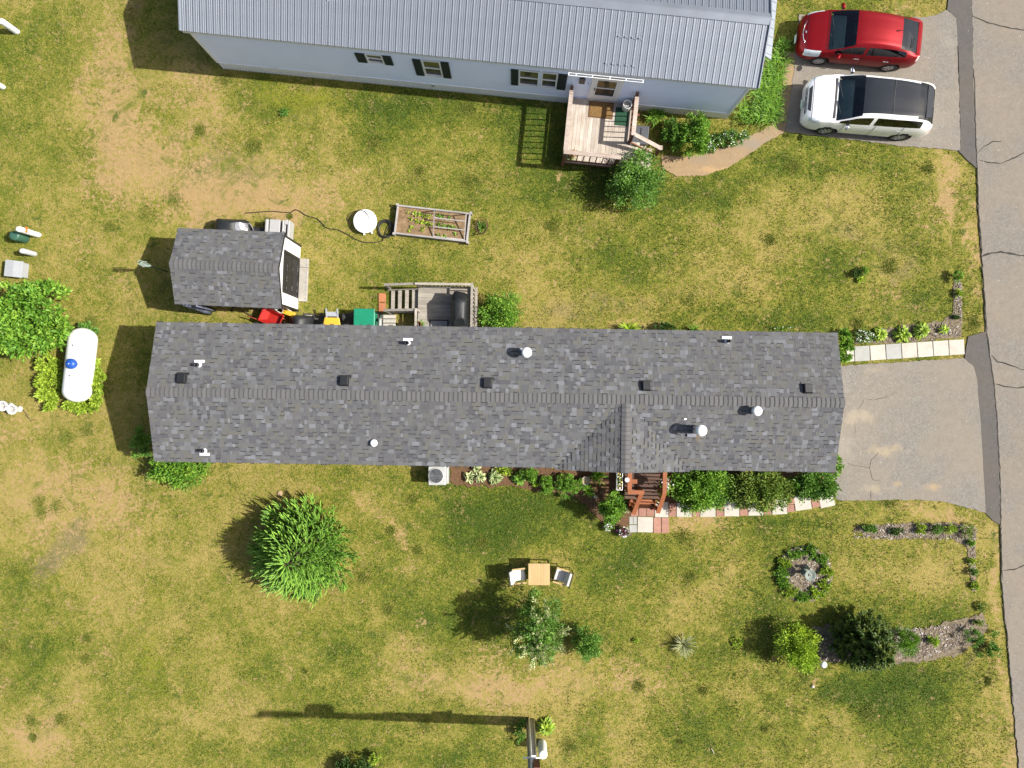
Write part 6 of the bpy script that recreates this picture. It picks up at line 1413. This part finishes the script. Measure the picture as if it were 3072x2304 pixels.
for k, (px, py, rr_) in enumerate([(1858,1490,.11),(1870,1500,.08),(1786,1490,.09),(1805,1475,.1)]):
    t = thing('garden_stone', ['flat brown stone under the left edge of the porch', 'small brown stone by the porch step rail', 'pale round stone below the lily clump', 'brown stone between lily clump and porch'][k], 'stone', g(px, py)); b = MB().lathe([(rr_*.9, -.02), (rr_, .03), (rr_*.7, .07), (.01, .08)], 9); b.v = [(x*R.uniform(.85, 1.1), y*R.uniform(.7, 1.0), z) for x, y, z in b.v]; b.build('rock', M['soil'] if k != 2 else M['slab'], t, True)
t = onh('flower_pot', 'white bowl pot of dark red and white flowers on the lawn by the walk', 'flower pot', 1873, 1597, .25, 0, zz=0)
MB().lathe([(.12, 0), (.17, .2), (.2, .24), (.18, .24), (.15, .2)], 22, cap=False).build('bowl', M['white'], t, True)
def blooms(t, n, r, z, keys, s=.05, oy=1.0, leafm='mid', nl=160):
    rng = np.random.default_rng(n); C = np.stack([rng.normal(0, r*.5, nl), rng.normal(0, r*.5*oy, nl), rng.uniform(z-.06, z+.04, nl)], 1)
    link('leaves', leafmesh('leaves', C, np.tile((0, 0, .5), (nl, 1)), s*1.2, .5, rng), G_[leafm], t)
    for k in keys:
        C = np.stack([rng.normal(0, r*.5, n), rng.normal(0, r*.5*oy, n), rng.uniform(z, z+.09, n)], 1)
        link('petals', leafmesh('petals', C, np.tile((0, 0, 1.), (n, 1)), s, .9, rng, spread=.7), G_[k], t)
blooms(t, 46, .2, .26, ('petal_r', 'petal_w', 'petal_v', 'petal_r'), .06)
blooms(WINBOX, 16, .07, .2, ('petal_w', 'petal_y'), .05, 4.0, 'mid', 200)
t = onh('hanging_basket', 'pink and white flower basket on the right rail of the red porch', 'flower basket', 1997, 1448, 1.3, 0, zz=1.1); MB().lathe([(.06, 0), (.12, .14), (.13, .16), (.11, .15)], 14, cap=False).build('pot', M['black'], t, True); blooms(t, 26, .17, .2, ('petal_p', 'petal_w', 'petal_w'), .06, 1.3)
t = onb('flower_pot', 'dark potted spiky plant in the corner of the neighbour\'s deck', 'flower pot', 3.95, -4.2, .60); MB().lathe([(.1, 0), (.14, .2), (.15, .22), (.13, .22)], 16, cap=False).build('pot', M['terracotta'], t, True); fronds('', 0, 0, 26, .34, .03, G_['mid'], root=t); t.children[-1].location.z = .15
t = onh('flower_pot', 'leafy potted plant at the inner corner of the grey back deck', 'flower pot', 1258, 975, .62, 0, zz=.62); MB().lathe([(.08, 0), (.11, .16), (.1, .17)], 14, cap=False).build('pot', M['terracotta'], t, True); fronds('', 0, 0, 30, .3, .05, G_['mid'], root=t); t.children[-1].location.z = .12
# seedlings of the raised bed
sd = rb
for (x, y, n) in [(-.95,.33,3),(-.72,.31,5),(-.5,.30,5),(-.32,.26,4),(-.15,.25,4),(-.85,.07,4),(-.6,.02,6),(-.38,.02,6),(-.2,-.02,5),(-.05,-.02,4),(.2,.30,4),(.35,.3,4),(.6,.3,4),(.25,-.02,6),(.45,-.05,6),(.65,-.06,6),(.8,-.05,5),(-.75,-.2,3),(-.3,-.2,3),(-.85,-.38,3),(-.35,-.32,3),(.3,-.42,3),(.5,-.45,3),(.9,-.3,3)]:
    rng = np.random.default_rng(int(x*100+y*1000+5000)); k = n*4; C = np.stack([x+rng.normal(0, .035, k), y+rng.normal(0, .035, k), rng.uniform(.21, .27, k)], 1)
    link('seedling', leafmesh('seedling', C, np.stack([rng.normal(0, 1, k), rng.normal(0, 1, k), np.full(k, .5)], 1), .085, .55, rng), G_['gold' if x < .1 and y > -.1 else 'lime' if x < 0 else 'bright'], rb)
fronds('', 0, 0, 30, .35, .03, G_['mid'], root=[o for o in SC.objects if o.name.startswith('wire_basket')][0])
# -- neighbour's planting
shrub('round dark green bush with white blossoms in front of the neighbour\'s deck', 1905, 545, .98, 1.0, 1.65, G_['mid'], 8500, .085, .5, white=26, cl=120)
shrub('tall bright leafy bush against the neighbour\'s front wall', 2085, 405, .60, .82, 1.3, G_['bright'], 5200, .11, .36, cl=100)
shrub('dark leafy bush between the deck steps and the bright bush', 2015, 400, .42, .55, .8, G_['mid'], 2300, .10, .36)
shrub('low white flowering plants along the neighbour\'s path', 2185, 415, .75, .32, .45, G_['mid'], 2600, .075, .4, 'flowering_plant', 'plant', white=160)
shrub('low white flowering plants at the bend of the path', 2130, 445, .22, .25, .35, G_['mid'], 600, .075, .4, 'flowering_plant', 'plant', white=70)
dl = 'daylilies round the corner of the blue home'
for k, (px, py, n, L, l) in enumerate([(1962,352,70,.62,'daylily clump right of the neighbour\'s deck rail'),(2290,290,150,.72,'large daylily clump at the corner of the blue home'),(2310,240,130,.65,'daylily clump along the end wall of the blue home'),(2300,345,140,.7,'daylily clump on the lawn side of the blue home\'s corner'),(2240,345,90,.6,'daylily clump under the eave near the corner'),(2330,200,90,.55,'daylily clump below the pent roof'),(2345,140,60,.4,'low grassy clump beside the red car\'s path'),(2030,432,40,.5,'thin daylily clump by the deck step post')]):
    fronds(l, px, py, int(n*2.2), L*.85, .024, G_['grassg'], group=dl, base=.34 if n > 80 else .16)
shrub('small round plant with yellow flowers beside the path', 2338, 200, .16, .16, .3, G_['mid'], 300, .06, .5, 'leafy_plant', 'plant', white=24, wm='petal_y')
# -- spruce
def conifer(label, px, py, Rr, h, m, levels, per, shoot, srad, name='spruce_tree', zref=.5, lean=0, dense=1.0, up=.35):
    _seed[0] += 1; rng = np.random.default_rng(_seed[0]); t = thing(name, label, 'tree', (*g(px, py, h*zref)[:2], 0))
    MB().tube([(0, 0, -.1), (0, 0, h*.5), (0, 0, h*.9)], [.09, .05, .01], 9).build('trunk', M['bark'], t, True)
    vs, fs, tt = [], [], []; br = MB()
    for lv in range(levels):
        f = lv/(levels-1); z0 = h*(.10+.84*f); bl = Rr*(1-f)**.85+.12; nb = max(5, int(per*(1-f*.65)))
        for b in range(nb):
            a = 2*PI*(b+rng.uniform(0, .8))/nb+lv*.7; L = bl*rng.uniform(.8, 1.08); c, s = math.cos(a), math.sin(a)
            tipz = z0+L*rng.uniform(.02, .22); br.tube([(0, 0, z0), (L*.6*c, L*.6*s, z0+(tipz-z0)*.3), (L*c, L*s, tipz)], [.022, .014, .006], 5)
            ns = max(3, int(L/shoot*4.2*dense))
            for k in range(ns):
                q = rng.uniform(.25, 1.0)**.8; side = rng.uniform(-1, 1); ang = a+side*1.0*(1.1-q*.4)
                px_, py_, pz = L*q*c, L*q*s, z0+(tipz-z0)*q*q
                d = np.array((math.cos(ang), math.sin(ang), up+rng.uniform(-.3, .4)+.9*(1-q))); d /= np.linalg.norm(d)
                sl_ = shoot*rng.uniform(.6, 1.15); P0 = np.array((px_, py_, pz)); n = len(vs); t_ = float(np.clip(rng.normal(.5, .2), 0, 1))
                e1 = np.cross(d, (0, 0, 1.)); e1 /= np.linalg.norm(e1)+1e-9; e2 = np.cross(e1, d)
                for (w, rr) in ((0, .35), (.35, 1.0), (.8, .8), (1.0, .15)):
                    for j in range(5):
                        aa = 2*PI*j/5+w; vs.append(tuple(P0+d*sl_*w+(e1*math.cos(aa)+e2*math.sin(aa))*srad*rr))
                for i in range(3):
                    for j in range(5): fs.append((n+i*5+j, n+i*5+(j+1) % 5, n+i*5+5+(j+1) % 5, n+i*5+5+j)); tt.append(min(1, t_+.12*i))
                for j in range(10):                                            # needle tufts along the shoot
                    w = rng.uniform(.05, 1.0); aa = rng.uniform(0, 2*PI); o_ = e1*math.cos(aa)+e2*math.sin(aa); B0 = P0+d*sl_*w; n = len(vs); tp = B0+o_*srad*1.9+d*srad*1.6; sdv = np.cross(o_, d)*srad*.35
                    vs += [tuple(B0-sdv), tuple(B0+sdv), tuple(tp), tuple(tp)]; fs.append((n, n+1, n+2, n+3)); tt.append(min(1, t_+.15))
    br.build('branches', M['bark'], t, True)
    link('needles', npmesh('needles', vs, fs, False, {'tint': ('FACE', tt)}), m, t)
    return t
conifer('broad light green spruce on the left lawn', 905, 1655, 1.78, 3.0, G_['spruce'], 16, 34, .42, .026, zref=.32, dense=1.0, up=.8)
conifer('dark juniper tree in the wood chip bed at lower right', 2606, 1938, 1.0, 2.5, G_['juniper'], 14, 18, .22, .045, 'juniper_tree', zref=.45, dense=1.3, up=1.0)
shrub('golden yellow bush beside the white lamp', 2398, 1945, .80, .88, 1.5, G_['gold'], 5600, .10, .34, zref=.5, spread=.6, cl=60)
shrub('round green bush right of the dark juniper', 2716, 1915, .50, .56, .9, G_['bright'], 3800, .08, .25, spread=.5)
shrub('spreading open green bush at the road end of the wood chip bed', 2945, 1930, .75, .62, .5, G_['mid'], 1900, .08, .36, lobes=[(-.35,.2,.22,.4,.3,.25),(.3,.15,.22,.4,.35,.25),(.1,-.25,.2,.45,.25,.22),(.5,-.3,.2,.25,.2,.2)])
shrub('tall bush with cream tipped leaves on the front lawn', 1608, 1858, .95, 1.15, 3.0, G_['mid'], 7500, .11, .34, 'ornamental_tree', 'tree', zref=.30, lobes=[(.25,.55,1.2,.55,.55,.9),(-.1,-.05,1.7,.62,.62,.95),(-.35,-.5,1.3,.62,.55,.9),(.45,-.45,1.2,.55,.5,.85),(.05,-.65,2.0,.45,.42,.7),(.1,.15,2.3,.4,.4,.7)], trunk=.05, cl=130)
def tips(t, lobes, n, m, seed):
    rng = np.random.default_rng(seed); C = []; D = []
    for l in lobes:
        for _ in range(n):
            d = rng.normal(0, 1, 3); d[2] = abs(d[2])*1.1+.2; d /= np.linalg.norm(d); p = np.array(l[:3])+d*np.array(l[3:])*rng.uniform(.95, 1.18); k = 46
            C.append(p+rng.normal(0, .028, (k, 3))+np.outer(rng.uniform(-.28, .2, k), d+np.array((0, 0, .3)))); D.append(np.tile(d+np.array((0, 0, .5)), (k, 1)))
    C = np.vstack(C); D = np.vstack(D); link('pale_tips', leafmesh('pale_tips', C, D, .11, .38, rng, np.clip(rng.normal(.88, .08, len(C)), 0, 1), spread=.45), m, t)
orn = [o for o in SC.objects if o.name == 'ornamental_tree'][0]
tips(orn, [(.25,.55,1.2,.55,.55,.9),(-.1,-.05,1.7,.62,.62,.95),(-.35,-.5,1.3,.62,.55,.9),(.45,-.45,1.2,.55,.5,.85),(.05,-.65,2.0,.45,.42,.7)], 13, G_['varieg'], 5)
shrub('round glossy green bush right of the cream tipped one', 1765, 1925, .56, .66, 1.15, G_['mid'], 4800, .07, .5, cl=80)
fronds('pale fountain grass alone on the front lawn', 2048, 1928, 110, .62, .022, G_['straw'], 'fountain_grass', tilt=(.4, 1.0))
hosta('large yellow green hosta beside the utility pole', 1638, 2182, .45, G_['lime'], 60, None, None, .45, .24)
shrub('dark bush cut by the bottom edge', 1072, 2318, .85, .55, .9, G_['dark'], 3600, .09, .4)
shrub('yellow green sprig at the bottom bush', 1122, 2276, .2, .2, .7, G_['lime'], 420, .08, .45)
shrub('low bush in the shadow left of the utility pole', 1562, 2195, .2, .5, .5, G_['mid'], 700, .08, .45)
# -- beds at the right
for k, (px, py, r0) in enumerate([(2640,1002,.40),(2708,1004,.44),(2766,992,.42)]): hosta(['large green hosta beside the white flowers', 'large green hosta, middle of the three by the slab walk', 'large green hosta nearest the road by the slab walk'][k], px, py, r0, G_['lime'], 54, None, 'hostas by the slab walk', .4, .28)
hosta('small yellowing hosta at the road end of the slab walk', 2834, 988, .28, G_['gold'], 22, None, None, .5, .24)
shrub('mound of small white flowers beside the slab walk', 2588, 1012, .40, .26, .38, G_['mid'], 1100, .06, .4, 'flowering_plant', 'plant', white=200)
shrub('scattered white flowers on the lawn by the roof edge', 2345, 985, .5, .08, .12, G_['bright'], 200, .06, .4, 'flowering_plant', 'plant', white=14)
for k, (px, py, rx, ry, h, mk, n, l) in enumerate([
    (2590,812,.20,.14,.35,'bright',420,'small green plant alone on the far lawn'),(2582,838,.14,.14,.15,'gold',240,'yellow plant beside the small green one on the far lawn'),(2570,818,.28,.22,.3,'dark',500,'dark patchy plant left of the yellow one'),
    (2873,828,.17,.24,.45,'bright',700,'upright green tuft at the top of the roadside bed'),(2875,878,.13,.17,.2,'lime',420,'yellow green plant in the roadside bed'),(2868,952,.17,.08,.15,'dark',240,'tiny dark plant in the roadside bed above the hostas'),
    (2608,1586,.30,.16,.3,'mid',800,'green mat plant at the left end of the lower bed'),(2692,1595,.26,.13,.2,'dark',520,'low dark plant, second in the lower bed'),(2762,1586,.20,.24,.25,'lime',620,'yellow green plant in the middle of the lower bed'),(2810,1588,.22,.2,.35,'mid',620,'dark green plant between two yellow ones in the lower bed'),(2852,1588,.22,.22,.25,'lime',620,'bright yellow green plant at the right of the lower bed'),
    (2902,1592,.24,.3,.35,'olive',620,'olive plant at the corner of the lower bed'),(2912,1630,.14,.12,.2,'bright',300,'small round green plant below the bed corner'),(2914,1684,.12,.14,.18,'lime',320,'yellow green plant beside the road verge'),(2922,1716,.12,.18,.3,'mid',340,'dark small plant below the yellow green one at the verge'),(2926,1757,.15,.15,.18,'lime',380,'yellow green plant lowest along the verge'),(2944,1820,.16,.2,.2,'olive',320,'thin olive plant at the verge above the wood chip bed'),(2935,1868,.16,.12,.25,'olive',300,'small olive plant at the end of the wood chip bed'),
    (2802,1922,.22,.20,.28,'gold',620,'small yellow green bush in the wood chip bed'),(1908,1922,.10,.10,.12,'lime',160,'tiny yellow green plant in a bare patch of the lawn'),(2212,1928,.22,.28,.12,'lime',420,'low yellow green clump on the lawn left of the golden bush'),(850,335,.18,.15,.15,'mid',300,'dark green weed clump on the lawn near the blue home')]):
    shrub(l, px, py, rx, ry, h, G_[mk], n, .065, .42, 'leafy_plant', 'plant', trunk=.008)
rg_ = 'plants around the round bed'
for k, (a, mk, l) in enumerate([(-150,'lime','upper left'),(-112,'bright','top left'),(-75,'bright','top'),(-42,'bright','upper right'),(-8,'lime','right'),(28,'lime','lower right'),(62,'gold','bottom right'),(95,'bright','bottom'),(128,'lime','lower left bottom'),(160,'bright','lower left'),(188,'bright','left')]):
    shrub('low green plant at the %s of the round birdbath bed' % l, 2413+68*math.cos(rad(a)), 1722+68*math.sin(rad(a)), .30, .27, .18, G_[mk], 800, .085, .30, 'leafy_plant', 'plant', group=rg_, trunk=.008)

# ------------------------------------------------------------------ lawn grass: tufts of blades, thin where the sand shows
def lawn_grass():
    rng = np.random.default_rng(42); n = 300000
    x = rng.uniform(-20.6, 20.6, n); y = rng.uniform(-15.6, 15.6, n)
    s, l, gy, ye = fields(x, y); nz = fnoise(x, y, 2.2, 31, 4); p = np.clip(.72-1.1*s+.35*l+(nz-.5)*1.8, .02, 1)
    ok = rng.random(n) < p
    for poly in EXCL: ok &= ~inpoly(x, y, poly)
    x, y, s, l, gy, ye, nz = (a[ok] for a in (x, y, s, l, gy, ye, nz)); n = len(x)
    lush = np.clip(l*.8+.1+(nz-.5)*1.6, 0, 1)
    K = 90; wx_, wy_ = rng.uniform(-20, 20, K), rng.uniform(-15, 15, K); wr_ = rng.uniform(.05, .34, K); ii = rng.integers(0, K, 22000)   # clumps of coarse weeds
    cx_, cy_ = wx_[ii]+rng.normal(0, 1, 22000)*wr_[ii]*.6, wy_[ii]+rng.normal(0, 1, 22000)*wr_[ii]*.6; okc = np.ones(22000, bool)
    for poly in EXCL: okc &= ~inpoly(cx_, cy_, poly)
    cx_, cy_ = cx_[okc], cy_[okc]; k_ = len(cx_); x = np.concatenate([x, cx_]); y = np.concatenate([y, cy_]); lush = np.concatenate([lush, rng.uniform(.4, .75, k_)]); gy = np.concatenate([gy, np.zeros(k_)]); ye = np.concatenate([ye, np.zeros(k_)]); B = 2; x, y, lush, gy, ye = (np.repeat(a, B) for a in (x, y, lush, gy, ye)); m = len(x)
    a = rng.uniform(0, 2*PI, m); L = rng.uniform(.035, .09, m)*(.75+.6*lush); w = rng.uniform(.008, .019, m); e = rng.uniform(.15, 1.1, m)
    x = x+rng.normal(0, .015, m); y = y+rng.normal(0, .015, m); dx, dy, dz = np.cos(a)*np.cos(e), np.sin(a)*np.cos(e), np.sin(e)*.8
    z0 = np.full(m, -.02)
    v = np.stack([np.stack([x-np.sin(a)*w, y+np.cos(a)*w, z0], 1), np.stack([x+np.sin(a)*w, y-np.cos(a)*w, z0], 1), np.stack([x+dx*L, y+dy*L, z0+.02+dz*L], 1)], 1).reshape(-1, 3)
    f = np.arange(m*3).reshape(-1, 3)
    tint = np.clip(lush*.75+rng.normal(.12, .28, m)-gy*.25, 0, 1)
    mt = leafmat('lawn_blade', [(0, (0.2835, 0.2310, 0.0765)), (.2, (0.2310, 0.2090, 0.0450)), (.4, (0.1890, 0.1958, 0.0243)), (.65, (0.1281, 0.1705, 0.0162)), (1, (0.0683, 0.1232, 0.0117))], .25, .7)
    o = link('lawn_grass', npmesh('lawn_grass', v, f, False, {'tint': ('FACE', tint)}), mt); o['kind'] = 'stuff'; tag(o, 'short patchy green and straw coloured grass of the lawns', 'grass')
lawn_grass()
